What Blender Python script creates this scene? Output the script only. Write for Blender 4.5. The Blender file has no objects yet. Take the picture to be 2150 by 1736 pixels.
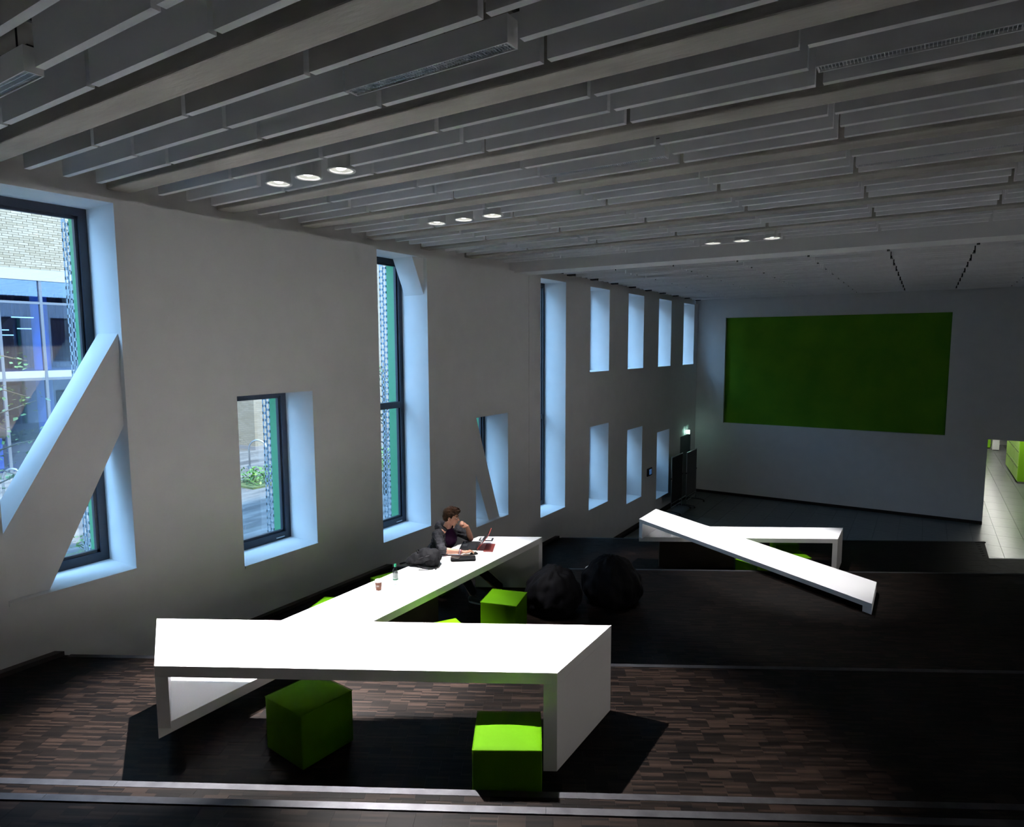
import bpy, bmesh, math, random
from mathutils import Vector, Matrix, Quaternion, noise

random.seed(7)
sc = bpy.context.scene
COL = sc.collection
PI = math.pi

# ------------------------------------------------------------------ camera
YAW, PITCH, ROLL = 0.566685, 0.102015, -0.003433
CAMZ = 5.43
_f = Vector((-math.sin(YAW)*math.cos(PITCH), math.cos(YAW)*math.cos(PITCH), -math.sin(PITCH)))
_r = Vector((math.cos(YAW), math.sin(YAW), 0)); _u = _r.cross(_f)
_r2 = _r*math.cos(ROLL) + _u*math.sin(ROLL); _u2 = -_r*math.sin(ROLL) + _u*math.cos(ROLL)
cam = bpy.data.cameras.new('camera'); cam.sensor_fit = 'HORIZONTAL'; cam.sensor_width = 36.0; cam.lens = 22.838
cam.clip_end = 300
camo = bpy.data.objects.new('camera', cam); COL.objects.link(camo)
camo.matrix_world = Matrix(((_r2.x, _u2.x, -_f.x, 0), (_r2.y, _u2.y, -_f.y, 0), (_r2.z, _u2.z, -_f.z, CAMZ), (0, 0, 0, 1)))
sc.camera = camo
FPX, IW, IH = 22.838/36*2150, 2150.0, 1736.0
def project(p):
    d = Vector(p) - Vector((0, 0, CAMZ)); z = d.dot(_f)
    if z < 0.05: return None
    return (IW/2 + FPX*d.dot(_r2)/z, IH/2 - FPX*d.dot(_u2)/z, z)

# ------------------------------------------------------------------ world, sun, exposure
SKY_STRENGTH = 3.9
w = bpy.data.worlds.new('world'); sc.world = w; w.use_nodes = True
wn = w.node_tree.nodes; bgn = wn['Background']
bgn.inputs[0].default_value = (0.36, 0.63, 1.0, 1); bgn.inputs[1].default_value = SKY_STRENGTH
sun = bpy.data.lights.new('sun', 'SUN'); sun.energy = 6.0; sun.color = (1.0, 0.80, 0.55); sun.angle = math.radians(4)
suno = bpy.data.objects.new('sun', sun); COL.objects.link(suno)
suno.rotation_euler = Vector((-0.62, 0.35, -0.72)).to_track_quat('-Z', 'Y').to_euler()
sc.view_settings.view_transform = 'Standard'; sc.view_settings.look = 'None'
sc.view_settings.exposure = 1.28; sc.view_settings.gamma = 1.0; sc.view_settings.use_curve_mapping = False
sc.cycles.use_denoising = True
sc.cycles.max_bounces = 8; sc.cycles.diffuse_bounces = 5; sc.cycles.glossy_bounces = 3
sc.cycles.transparent_max_bounces = 12; sc.cycles.caustics_reflective = False; sc.cycles.caustics_refractive = False
sc.cycles.sample_clamp_indirect = 12.0; sc.cycles.blur_glossy = 0.5
SPOT_POWER = 1050.0

# ------------------------------------------------------------------ constants measured from the place
XW = -7.158; YB = 24.0; XR = 8.0; YN = -4.0
L0, L1, L2, L3 = 2.397, 1.92, 0.96, 0.0
M1, M2 = L0+0.16, L0+0.32
N_M2, N_M1, N_3, N_4, N_5 = 3.59, 3.945, 6.0, 10.07, 14.97
C30, S30 = math.cos(PI/6), math.sin(PI/6)
def uv(u, v): return (u*C30 - v*S30, u*S30 + v*C30)       # along a step edge, across it
ZS = 7.08                                               # underside of the ceiling slats
ZC = 7.62

# ------------------------------------------------------------------ materials
def mat(name, color, rough=0.6, metal=0.0, spec=0.5, emit=None, estr=0.0):
    m = bpy.data.materials.new(name); m.use_nodes = True
    b = m.node_tree.nodes['Principled BSDF']
    b.inputs['Base Color'].default_value = (*color, 1); b.inputs['Roughness'].default_value = rough
    b.inputs['Metallic'].default_value = metal; b.inputs['Specular IOR Level'].default_value = spec
    if emit: b.inputs['Emission Color'].default_value = (*emit, 1); b.inputs['Emission Strength'].default_value = estr
    return m
def nodes(m): return m.node_tree.nodes, m.node_tree.links, m.node_tree.nodes['Principled BSDF']
def noisy(name, c1, c2, scale, rough=0.7, detail=4, bump=0.0, metal=0.0, spec=0.5, stretch=None, bscale=None, lo=0.3, hi=0.7):
    m = mat(name, c1, rough, metal, spec); n, l, b = nodes(m)
    tc = n.new('ShaderNodeTexCoord'); src = tc.outputs['Object']
    if stretch:
        mp = n.new('ShaderNodeMapping'); mp.inputs['Scale'].default_value = stretch; l.new(src, mp.inputs[0]); src = mp.outputs[0]
    t = n.new('ShaderNodeTexNoise'); t.inputs['Scale'].default_value = scale; t.inputs['Detail'].default_value = detail
    l.new(src, t.inputs['Vector'])
    r = n.new('ShaderNodeValToRGB'); r.color_ramp.elements[0].position = lo; r.color_ramp.elements[1].position = hi
    r.color_ramp.elements[0].color = (*c1, 1); r.color_ramp.elements[1].color = (*c2, 1)
    l.new(t.outputs['Fac'], r.inputs[0]); l.new(r.outputs[0], b.inputs['Base Color'])
    if bump:
        t2 = t
        if bscale:
            t2 = n.new('ShaderNodeTexNoise'); t2.inputs['Scale'].default_value = bscale; t2.inputs['Detail'].default_value = 5; l.new(src, t2.inputs['Vector'])
        bp = n.new('ShaderNodeBump'); bp.inputs['Strength'].default_value = bump; bp.inputs['Distance'].default_value = 0.02
        l.new(t2.outputs['Fac'], bp.inputs['Height']); l.new(bp.outputs[0], b.inputs['Normal'])
    return m
WALL = noisy('wall_paint', (0.79, 0.785, 0.785), (0.83, 0.825, 0.825), 3.0, 0.75, bump=0.05, bscale=160)
SLAT = noisy('slat_white', (0.87, 0.865, 0.88), (0.90, 0.895, 0.91), 2.0, 0.7, bump=0.03, bscale=220)
REVEAL = WALL
CEILM = noisy('ceiling_slab', (0.20, 0.19, 0.18), (0.26, 0.25, 0.23), 2.5, 0.9, bump=0.1)
CONC = noisy('beam_concrete', (0.27, 0.25, 0.225), (0.42, 0.40, 0.365), 1.6, 0.85, detail=9, bump=0.35, stretch=(0.5, 2.0, 2.0), bscale=18)
LAM = noisy('white_laminate', (0.89, 0.89, 0.90), (0.91, 0.91, 0.92), 1.2, 0.42, spec=0.4)
GREEN = noisy('green_leatherette', (0.045, 0.130, 0.0003), (0.050, 0.142, 0.0004), 5, 0.7, spec=.04, bump=0.04, bscale=300)
GREENP = noisy('green_wall_felt', (0.075, 0.25, 0.002), (0.11, 0.30, 0.003), 1.4, 0.9, bump=0.1, bscale=60)
BLACKF = noisy('black_fabric', (0.0012, 0.0011, 0.0018), (0.004, 0.0038, 0.006), 7, 0.75, bump=0.4, bscale=9, spec=.12)
FRAME = mat('window_frame_anthracite', (0.012, 0.018, 0.032), 0.4)
BASEB = noisy('baseboard_dark', (0.012, 0.008, 0.007), (0.028, 0.018, 0.014), 4, 0.55, stretch=(1, .1, 1))
ALU = noisy('aluminium_nosing', (0.032, 0.032, 0.036), (0.055, 0.055, 0.060), 9, 0.45, metal=0.85, detail=6, stretch=(1, 1, 1))
STEEL = mat('brushed_steel', (0.45, 0.46, 0.48), 0.35, 1.0)
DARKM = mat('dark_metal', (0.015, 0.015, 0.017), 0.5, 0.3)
WHITEM = mat('white_metal', (0.72, 0.72, 0.72), 0.45)
TILE = noisy('grey_stone_tile', (0.10, 0.105, 0.105), (0.135, 0.138, 0.135), 5, 0.28, detail=7, spec=0.3)
GROUT = mat('tile_joint', (0.02, 0.02, 0.02), 0.9)
JOINT = mat('floor_joint', (0.006, 0.004, 0.003), 0.9)

def parquet():
    m = mat('industrial_parquet', (0.02, 0.013, 0.01), 0.5, 0, 0.05); n, l, b = nodes(m)
    g = n.new('ShaderNodeNewGeometry')
    mp = n.new('ShaderNodeMapping'); mp.vector_type = 'POINT'; mp.inputs['Rotation'].default_value = (0, 0, -PI/6)
    l.new(g.outputs['Position'], mp.inputs[0])
    sx = n.new('ShaderNodeSeparateXYZ'); l.new(mp.outputs[0], sx.inputs[0])
    def math_(op, a, v):
        k = n.new('ShaderNodeMath'); k.operation = op
        if hasattr(a, 'links'): l.new(a, k.inputs[0])
        else: k.inputs[0].default_value = a
        if hasattr(v, 'links'): l.new(v, k.inputs[1])
        else: k.inputs[1].default_value = v
        return k.outputs[0]
    row = math_('FLOOR', math_('DIVIDE', sx.outputs[1], 0.16), 0)
    lam = math_('FLOOR', math_('DIVIDE', sx.outputs[1], 0.02), 0)
    off = math_('MULTIPLY', math_('MODULO', row, 2.0), 0.5)
    blk = math_('FLOOR', math_('ADD', math_('DIVIDE', sx.outputs[0], 0.16), off), 0)
    c = n.new('ShaderNodeCombineXYZ'); l.new(blk, c.inputs[0]); l.new(lam, c.inputs[1])
    wn1 = n.new('ShaderNodeTexWhiteNoise'); wn1.noise_dimensions = '2D'; l.new(c.outputs[0], wn1.inputs['Vector'])
    c2 = n.new('ShaderNodeCombineXYZ'); l.new(blk, c2.inputs[0]); l.new(row, c2.inputs[1])
    wn2 = n.new('ShaderNodeTexWhiteNoise'); wn2.noise_dimensions = '2D'; l.new(c2.outputs[0], wn2.inputs['Vector'])
    ns = n.new('ShaderNodeTexNoise'); ns.inputs['Scale'].default_value = 1.0; ns.inputs['Detail'].default_value = 5
    mp2 = n.new('ShaderNodeMapping'); mp2.inputs['Scale'].default_value = (14, 160, 1); l.new(mp.outputs[0], mp2.inputs[0]); l.new(mp2.outputs[0], ns.inputs['Vector'])
    v = math_('ADD', math_('MULTIPLY', wn1.outputs['Value'], 0.72), math_('MULTIPLY', wn2.outputs['Value'], 0.12))
    v = math_('ADD', v, math_('MULTIPLY', ns.outputs['Fac'], 0.35))
    r = n.new('ShaderNodeValToRGB'); e = r.color_ramp.elements
    e[0].position = 0.2; e[0].color = (0.0007, 0.0005, 0.0005, 1); e[1].position = 1.0; e[1].color = (0.0135, 0.0084, 0.0064, 1)
    k = e.new(0.6); k.color = (0.0032, 0.0021, 0.00165, 1)
    l.new(v, r.inputs[0]); l.new(r.outputs[0], b.inputs['Base Color'])
    bp = n.new('ShaderNodeBump'); bp.inputs['Strength'].default_value = 0.12; bp.inputs['Distance'].default_value = 0.004
    l.new(v, bp.inputs['Height']); l.new(bp.outputs[0], b.inputs['Normal'])
    return m
PARQ = parquet()

def glass_mat(name='window_glass', tint=(0.90, 0.96, 0.98), refl=0.07):
    m = bpy.data.materials.new(name); m.use_nodes = True; n = m.node_tree.nodes; l = m.node_tree.links
    n.clear(); o = n.new('ShaderNodeOutputMaterial'); t = n.new('ShaderNodeBsdfTransparent'); t.inputs[0].default_value = (*tint, 1)
    g = n.new('ShaderNodeBsdfGlossy'); g.inputs['Roughness'].default_value = 0.02; g.inputs['Color'].default_value = (1, 1, 1, 1)
    x = n.new('ShaderNodeMixShader'); x.inputs[0].default_value = refl
    l.new(t.outputs[0], x.inputs[1]); l.new(g.outputs[0], x.inputs[2]); l.new(x.outputs[0], o.inputs[0])
    return m
GLASS = glass_mat()

# ------------------------------------------------------------------ mesh helpers
class MB:
    def __init__(s): s.v = []; s.f = []; s.mi = []; s.cur = 0
    def add(s, vs, fs):
        o = len(s.v); s.v += [tuple(p) for p in vs]; s.f += [tuple(i+o for i in f) for f in fs]; s.mi += [s.cur]*len(fs); return s
    def box(s, x0, x1, y0, y1, z0, z1):
        return s.add([(x0,y0,z0),(x1,y0,z0),(x1,y1,z0),(x0,y1,z0),(x0,y0,z1),(x1,y0,z1),(x1,y1,z1),(x0,y1,z1)],
                     [(0,3,2,1),(4,5,6,7),(0,1,5,4),(1,2,6,5),(2,3,7,6),(3,0,4,7)])
    def prism(s, poly, z0, z1):
        a = sum(poly[i][0]*poly[(i+1) % len(poly)][1]-poly[(i+1) % len(poly)][0]*poly[i][1] for i in range(len(poly)))
        if a < 0: poly = poly[::-1]
        n = len(poly)
        vs = [(p[0], p[1], z0) for p in poly] + [(p[0], p[1], z1) for p in poly]
        fs = [tuple(range(n))[::-1], tuple(range(n, 2*n))] + [(i, (i+1) % n, n+(i+1) % n, n+i) for i in range(n)]
        return s.add(vs, fs)
    def prism_x(s, poly, x0, x1):       # polygon in (y, z), extruded along x
        a = sum(poly[i][0]*poly[(i+1) % len(poly)][1]-poly[(i+1) % len(poly)][0]*poly[i][1] for i in range(len(poly)))
        if a < 0: poly = poly[::-1]
        n = len(poly)
        vs = [(x0, p[0], p[1]) for p in poly] + [(x1, p[0], p[1]) for p in poly]
        fs = [tuple(range(n))[::-1], tuple(range(n, 2*n))] + [(i, (i+1) % n, n+(i+1) % n, n+i) for i in range(n)]
        return s.add(vs, fs)
    def lathe(s, prof, c=(0,0,0), seg=24, close=True):   # prof: list of (r, z)
        o = []; n = len(prof)
        for i in range(seg):
            a = 2*PI*i/seg
            for r, z in prof: o.append((c[0]+r*math.cos(a), c[1]+r*math.sin(a), c[2]+z))
        fs = []
        for i in range(seg):
            j = (i+1) % seg
            for k in range(n-1): fs.append((i*n+k, j*n+k, j*n+k+1, i*n+k+1))
        if close:
            fs.append(tuple(i*n for i in range(seg))[::-1]); fs.append(tuple(i*n+n-1 for i in range(seg)))
        return s.add(o, fs)
    def tube(s, pts, r, seg=8, closed=False):
        pts = [Vector(p) for p in pts]; n = len(pts); rs = r if isinstance(r, (list, tuple)) else [r]*n
        vs = []
        prev = None
        for i, p in enumerate(pts):
            if closed: t = pts[(i+1) % n]-pts[i-1]
            else: t = (pts[min(i+1, n-1)]-pts[max(i-1, 0)])
            t.normalize()
            if prev is None:
                a = Vector((0,0,1)) if abs(t.z) < 0.9 else Vector((1,0,0))
                x = t.cross(a).normalized()
            else:
                x = (prev - t*prev.dot(t))
                x = x.normalized() if x.length > 1e-5 else t.orthogonal().normalized()
            prev = x; y = t.cross(x)
            for k in range(seg):
                a = 2*PI*k/seg; vs.append(p + x*math.cos(a)*rs[i] + y*math.sin(a)*rs[i])
        fs = []
        for i in range(n if closed else n-1):
            j = (i+1) % n
            for k in range(seg):
                k2 = (k+1) % seg; fs.append((i*seg+k, i*seg+k2, j*seg+k2, j*seg+k))
        if not closed:
            fs.append(tuple(range(seg))[::-1]); fs.append(tuple((n-1)*seg+k for k in range(seg)))
        return s.add(vs, fs)
    def ball(s, c, r, seg=14, rings=9, rot=None):
        rx, ry, rz = r if isinstance(r, (list, tuple)) else (r, r, r)
        vs = []
        for i in range(rings+1):
            th = PI*i/rings
            for k in range(seg):
                a = 2*PI*k/seg
                p = Vector((rx*math.sin(th)*math.cos(a), ry*math.sin(th)*math.sin(a), rz*math.cos(th)))
                if rot is not None: p = rot @ p
                vs.append(p + Vector(c))
        fs = []
        for i in range(rings):
            for k in range(seg):
                k2 = (k+1) % seg
                fs.append((i*seg+k, (i+1)*seg+k, (i+1)*seg+k2, i*seg+k2))
        return s.add(vs, fs)
    def mesh(s, name, mats, smooth=False):
        me = bpy.data.meshes.new(name); me.from_pydata(s.v, [], s.f)
        for m in (mats if isinstance(mats, (list, tuple)) else [mats]): me.materials.append(m)
        if any(s.mi): me.polygons.foreach_set('material_index', s.mi)
        if smooth: me.polygons.foreach_set('use_smooth', [True]*len(me.polygons))
        me.validate(); me.update(); return me
    def obj(s, name, mats, parent=None, smooth=False, bevel=0.0, loc=None, rotz=None):
        return link(name, s.mesh(name, mats, smooth), parent, bevel, loc, rotz)
def link(name, me, parent=None, bevel=0.0, loc=None, rotz=None):
    o = bpy.data.objects.new(name, me); COL.objects.link(o)
    if parent is not None: o.parent = parent
    if loc is not None: o.location = loc
    if rotz is not None: o.rotation_euler = (0, 0, rotz)
    if bevel:
        b = o.modifiers.new('bevel', 'BEVEL'); b.width = bevel; b.segments = 2; b.limit_method = 'ANGLE'
    return o
def empty(name, loc=(0,0,0), rotz=0.0):
    o = bpy.data.objects.new(name, None); COL.objects.link(o); o.location = loc; o.rotation_euler = (0, 0, rotz); o.empty_display_size = 0.1
    return o
def tag(o, label=None, cat=None, group=None, kind=None):
    if label: o['label'] = label
    if cat: o['category'] = cat
    if group: o['group'] = group
    if kind: o['kind'] = kind
    return o
def remesh(mb, name, mats, voxel, parent=None, smooth_it=4, disp=None, loc=None, rotz=None):
    me = mb.mesh(name+'_src', mats); o = bpy.data.objects.new('tmp', me); COL.objects.link(o)
    r = o.modifiers.new('r', 'REMESH'); r.mode = 'VOXEL'; r.voxel_size = voxel; r.use_smooth_shade = True
    if smooth_it:
        k = o.modifiers.new('s', 'SMOOTH'); k.iterations = smooth_it; k.factor = 0.5
    dg = bpy.context.evaluated_depsgraph_get(); dg.update()
    m2 = bpy.data.meshes.new_from_object(o.evaluated_get(dg)); m2.name = name
    bpy.data.objects.remove(o); bpy.data.meshes.remove(me)
    if disp:
        m2.update()
        nn = [v.normal.copy() for v in m2.vertices]
        for v, nv in zip(m2.vertices, nn): v.co += nv*disp(v.co)
    if not m2.materials:
        for m in (mats if isinstance(mats, (list, tuple)) else [mats]): m2.materials.append(m)
    m2.polygons.foreach_set('use_smooth', [True]*len(m2.polygons)); m2.update()
    return link(name, m2, parent, loc=loc, rotz=rotz)
def capsule(mb, a, b, ra, rb, seg=12):
    a, b = Vector(a), Vector(b); n = max(2, int((b-a).length/(0.45*min(ra, rb)))+1)
    for i in range(n+1):
        t = i/n; mb.ball(a.lerp(b, t), ra+(rb-ra)*t, seg, 8)
def chain(mb, pts, seg=12):                   # [(point, radius), ...]
    for (a, ra), (b, rb) in zip(pts[:-1], pts[1:]): capsule(mb, a, b, ra, rb, seg)

# ================================================================== LEFT WALL AND WINDOWS
WIN = [  # y0, y1, sill, head
    (2.43, 3.605, 3.045, 6.92), (4.925, 6.10, 2.675, 4.835), (7.42, 8.60, 2.33, 6.92), (9.955, 11.095, 1.973, 4.095),
    (12.43, 13.61, 1.60, 6.92), (14.915, 16.09, 4.79, 6.92), (17.39, 18.58, 4.79, 6.92), (19.87, 21.05, 4.79, 6.92), (22.345, 23.55, 4.79, 6.92),
    (14.92, 16.11, 1.232, 3.39), (17.43, 18.605, 0.872, 3.035), (19.91, 21.08, 0.51, 2.685)]
XO = XW-0.78          # outside face
XF = XW-0.57          # inside face of the window frames
JY = 11.93            # movement joint
ZTOP = 6.965          # wall is set back above this line
def wall_left():
    mb = MB(); door = (22.26, 23.46, L3, 2.27)
    holes = [(a, b, c, d, XO) for a, b, c, d in WIN] + [door+(XW-0.16,)]
    ys = sorted(set([YN, YB+0.3] + [h[0] for h in holes] + [h[1] for h in holes] + [JY-0.006, JY+0.006]))
    zs = sorted(set([-0.3, ZTOP] + [h[2] for h in holes] + [h[3] for h in holes]))
    for i in range(len(ys)-1):
        for j in range(len(zs)-1):
            y0, y1, z0, z1 = ys[i], ys[i+1], zs[j], zs[j+1]; ym, zm = (y0+y1)/2, (z0+z1)/2
            inh = [h for h in holes if h[0] < ym < h[1] and h[2] < zm < h[3]]
            x = XW if abs(ym-JY) > 0.007 else XW-0.02
            if not inh: mb.add([(x,y0,z0),(x,y1,z0),(x,y1,z1),(x,y0,z1)], [(0,1,2,3)])
            if not inh or inh[0][4] > XO: mb.add([(XO,y0,z0),(XO,y1,z0),(XO,y1,z1),(XO,y0,z1)], [(3,2,1,0)])
    for y0, y1, z0, z1, xb in holes:
        mb.add([(XW,y0,z0),(xb,y0,z0),(xb,y0,z1),(XW,y0,z1)], [(0,1,2,3)])
        mb.add([(XW,y1,z0),(xb,y1,z0),(xb,y1,z1),(XW,y1,z1)], [(3,2,1,0)])
        mb.add([(XW,y0,z0),(XW,y1,z0),(xb,y1,z0),(xb,y0,z0)], [(0,1,2,3)])
        mb.add([(XW,y0,z1),(XW,y1,z1),(xb,y1,z1),(xb,y0,z1)], [(3,2,1,0)])
        if xb > XO: mb.add([(xb,y0,z0),(xb,y1,z0),(xb,y1,z1),(xb,y0,z1)], [(0,1,2,3)])
    for s in (-0.006, 0.006): mb.add([(XW,JY+s,-0.3),(XW-0.02,JY+s,-0.3),(XW-0.02,JY+s,ZTOP),(XW,JY+s,ZTOP)], [(0,1,2,3)])
    # ledge and set-back strip above the windows
    mb.add([(XW,YN,ZTOP),(XW,YB+.3,ZTOP),(XW-.13,YB+.3,ZTOP),(XW-.13,YN,ZTOP)], [(0,1,2,3)])
    mb.box(XO, XW-.13, YN, YB+.3, ZTOP-.001, ZC+.3)
    return tag(mb.obj('wall_left', WALL), kind='structure')
wl = wall_left()
def strut(poly, x0=XW-0.075, x1=XW-0.50):
    return MB().prism_x(poly, x1, x0).obj('diagonal_strut', WALL, wl)
strut([(3.605, 0.157+CAMZ), (3.605, -0.82+CAMZ), (2.80, 3.045), (2.43, 3.045), (2.43, -1.775+CAMZ)])
strut([(8.315, 6.92), (8.60, 6.92), (8.60, 6.31)])
strut([(9.955, 4.095), (10.08, 4.095), (10.87, 1.973), (10.49, 1.973), (9.955, 3.25)])

SCREEN = mat('perforated_screen', (0.26, 0.30, 0.34), 0.4, 0.4)
SCREENG = mat('green_screen_fin', (0.008, 0.22, 0.07), 0.35)
def window(i, y0, y1, z0, z1):
    t = tag(empty('window_%d' % (i+1), (0, 0, 0)), kind='structure')
    fw, fd = 0.085, 0.09
    mb = MB()
    mb.box(XF-fd, XF, y0, y0+fw, z0, z1).box(XF-fd, XF, y1-fw, y1, z0, z1)
    mb.box(XF-fd, XF, y0+fw, y1-fw, z0, z0+fw+.02).box(XF-fd, XF, y0+fw, y1-fw, z1-fw, z1)
    mb.obj('window_frame', FRAME, t)
    # inner sash lip
    mb = MB(); a = 0.03
    for (p, q, r, s_) in ((y0+fw, y0+fw+a, z0+fw, z1-fw), (y1-fw-a, y1-fw, z0+fw, z1-fw)): mb.box(XF-fd+.01, XF-.03, p, q, r, s_)
    mb.box(XF-fd+.01, XF-.03, y0+fw, y1-fw, z0+fw+.02, z0+fw+.02+a).box(XF-fd+.01, XF-.03, y0+fw, y1-fw, z1-fw-a, z1-fw)
    mb.obj('sash', FRAME, t)
    zt = {2: 4.435, 4: 3.76}.get(i)
    if zt: MB().box(XF-fd, XF+.004, y0+fw, y1-fw, zt-.055, zt+.055).obj('transom', FRAME, t)
    MB().box(XF-.055, XF-.047, y0+fw, y1-fw, z0+fw, z1-fw).obj('pane', GLASS, t)
    sill = MB().box(XF, XW+0.018, y0-.0, y1+.0, z0-0.028, z0+0.004).obj('window_sill', WALL, t)
    if i in (1, 2): MB().box(XF+.0, XF+.012, y1-.26, y1-.12, z0+.035, z0+.05).obj('handle', STEEL, t)
    if i < 5:
        # outside: perforated folded metal around the opening with a green fin next to the frame
        g = MB(); g.box(XO-.10, XF-fd-.005, y1-.045, y1-.02, z0, z1); g.obj('green_fin', SCREENG, t)
        x0, x1 = XO-.27, XO-.10
        def perf(length, put):
            p = 0.105; n = int(length/p); m = MB()
            for k in range(n+1):
                a0, a1 = k*p, min(length, k*p+0.036); put(m, a0, a1, 0, .5)
                b0 = min(length-.01, k*p+.052); put(m, b0, min(length, b0+.036), .5, 1)
                if k < n: put(m, k*p, (k+1)*p, 0.0, 0.14); put(m, k*p, (k+1)*p, 0.40, 0.60); put(m, k*p, (k+1)*p, 0.86, 1.0)
            return m
        perf(z1-z0, lambda m, a, b, s, e: m.box(x0+(x1-x0)*s, x0+(x1-x0)*e, y1-.045, y1-.04, z0+a, z0+b)).obj('perforated_screen', SCREEN, t)
        perf(y1-y0-.05, lambda m, a, b, s, e: m.box(x0+(x1-x0)*s, x0+(x1-x0)*e, y0+a, y0+b, z0-.02, z0-.015)).obj('perforated_screen', SCREEN, t)
        perf(y1-y0-.05, lambda m, a, b, s, e: m.box(x0+(x1-x0)*s, x0+(x1-x0)*e, y0+a, y0+b, z1-.03, z1-.025)).obj('perforated_screen', SCREEN, t)
        MB().box(x0, XF-fd, y0, y1-.045, z0-.06, z0-.04).obj('green_sill_plate', SCREENG, t)
    return t
for i, wv in enumerate(WIN): window(i, *wv)
for i, (y0, y1, z0, z1) in enumerate(WIN):     # light portals in the openings (guide the sky light)
    a = bpy.data.lights.new('window_portal', 'AREA'); a.shape = 'RECTANGLE'; a.size = z1-z0; a.size_y = y1-y0; a.cycles.is_portal = True
    o = bpy.data.objects.new('window_portal', a); COL.objects.link(o); o.location = (XF-.1, (y0+y1)/2, (z0+z1)/2)
    o.rotation_euler = (0, -PI/2, 0)

# ================================================================== OTHER WALLS
# back wall with the green recess and the corridor opening
GX0, GX1, GZ0, GZ1 = -6.15, 0.606, 2.655, 6.445
OX0, OX1, OZ = 1.685, 3.9, 2.62
def wall_back():
    mb = MB(); xs = [XW-.1, GX0, GX1, OX0, OX1, XR]; zs = [-.3, L3-.05, OZ, GZ0, GZ1, ZC+.3]
    for i in range(5):
        for j in range(5):
            x0, x1, z0, z1 = xs[i], xs[i+1], zs[j], zs[j+1]
            if i == 1 and j == 3: continue
            if i == 3 and j == 1: continue
            mb.box(x0, x1, YB, YB+.3, z0, z1)
    mb.box(GX0, GX1, YB+.16, YB+.3, GZ0, GZ1)
    return tag(mb.obj('wall_back', WALL), kind='structure')
wall_back()
tag(MB().box(GX0+.004, GX1-.004, YB+.12, YB+.165, GZ0+.004, GZ1-.004).obj('green_wall_panel', GREENP), 'large dark green panel set into a recess of the back wall', 'wall panel')
# made-up opening and lit foyer, out of view, added to brighten the hall
FY0, FY1, FZ0, FZ1 = 1.5, 13.5, M2, 5.5
m_ = MB()
m_.box(XR, XR+.3, YN, FY0, -.3, ZC+.3).box(XR, XR+.3, FY1, YB+.3, -.3, ZC+.3).box(XR, XR+.3, FY0, FY1, -.3, FZ0).box(XR, XR+.3, FY0, FY1, FZ1, ZC+.3)
for y_ in (4.3, 7.3, 10.3): m_.box(XR, XR+.3, y_, y_+.35, FZ0, FZ1)
tag(m_.obj('wall_right', WALL), kind='structure')
tag(MB().box(XR+.3, 14, FY0-1, FY1+1, FZ0-.3, FZ0).obj('floor_added_foyer', WALL), kind='structure')
tag(MB().box(XR+.3, 14, FY0-1, FY1+1, FZ1+.2, FZ1+.5).obj('ceiling_added_foyer', WALL), kind='structure')
tag(MB().box(14, 14.3, FY0-1, FY1+1, FZ0-.3, FZ1+.5).obj('wall_added_foyer_end', WALL), kind='structure')
for y_ in (FY0-1.3, FY1+1): tag(MB().box(XR+.3, 14.3, y_, y_+.3, FZ0-.3, FZ1+.5).obj('wall_added_foyer_side', WALL), kind='structure')
FILLM = mat('fill_light_diffuser', (1, 1, 1), .5, emit=(1, .95, .89), estr=5.5)  # added emitters out of view, raising the hall's ambient light
for i_ in range(4):
    t = tag(empty('added_fill_light', (11.0, 3.0+i_*3.0, FZ1+.10)), 'square fill light added in an unseen side foyer, number %s from the viewer' % ('one', 'two', 'three', 'four')[i_], 'ceiling light', 'added foyer fill lights')
    MB().box(-.75, .75, -.75, .75, 0, .06).obj('housing', WHITEM, t); MB().box(-.7, .7, -.7, .7, -.004, 0).obj('diffuser', FILLM, t)
tag(MB().box(XO, XR+.3, YN-.3, YN, -.3, ZC+.3).obj('wall_near', WALL), kind='structure')

# ================================================================== FLOOR
def level_poly(n0, n1, u0=-9.0, u1=24.0):
    return [uv(u0, n0), uv(u1, n0), uv(u1, n1), uv(u0, n1)]
def clip(poly, f):                 # keep f(p) >= 0
    out = []
    for i in range(len(poly)):
        a, b = poly[i], poly[(i+1) % len(poly)]; fa, fb = f(a), f(b)
        if fa >= 0: out.append(a)
        if (fa >= 0) != (fb >= 0):
            t = fa/(fa-fb); out.append((a[0]+(b[0]-a[0])*t, a[1]+(b[1]-a[1])*t))
    return out
def room_clip(p, xm=XR):
    p = clip(p, lambda q: q[0]-XW); p = clip(p, lambda q: xm-q[0]); p = clip(p, lambda q: q[1]-YN); p = clip(p, lambda q: YB-q[1])
    return p
mb = MB()
XN = 1.335
for n0, n1, z in ((-12, N_M2, M2), (N_M2, N_M1, M1), (N_M1, N_3, L0), (N_3, N_4, L1), (N_4, N_4+.8, (L1+L2)/2), (N_4+.8, 13.74, L2)):
    p = room_clip(level_poly(n0, n1, -16, 26))
    if len(p) > 2: mb.prism(p, -.25, z-.006)
mb.prism(room_clip(level_poly(13.74, N_5, -16, 26), XN), -.25, L2-.006)
mb.prism(room_clip(level_poly(N_5, N_5+.7, -16, 26), XN), -.25, L2/2-.006)
mb.prism(room_clip(level_poly(13.7, 40, -16, 40)), -.25, L3-.012)
floor = tag(mb.obj('floor', PARQ), kind='structure')
def nosing(n, z, u0, u1, seg=3.05, wdt=0.052):
    u = u0
    while u < u1-.01:
        ue = min(u+seg, u1)
        MB().prism([uv(u+.001, n-wdt), uv(ue-.001, n-wdt), uv(ue-.001, n+.004), uv(u+.001, n+.004)], z-.03, z+.002).obj('nosing', ALU, floor)
        u = ue
def u_at_wall(n): return (XW + n*S30)/C30          # u where the step line meets the left wall
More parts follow.
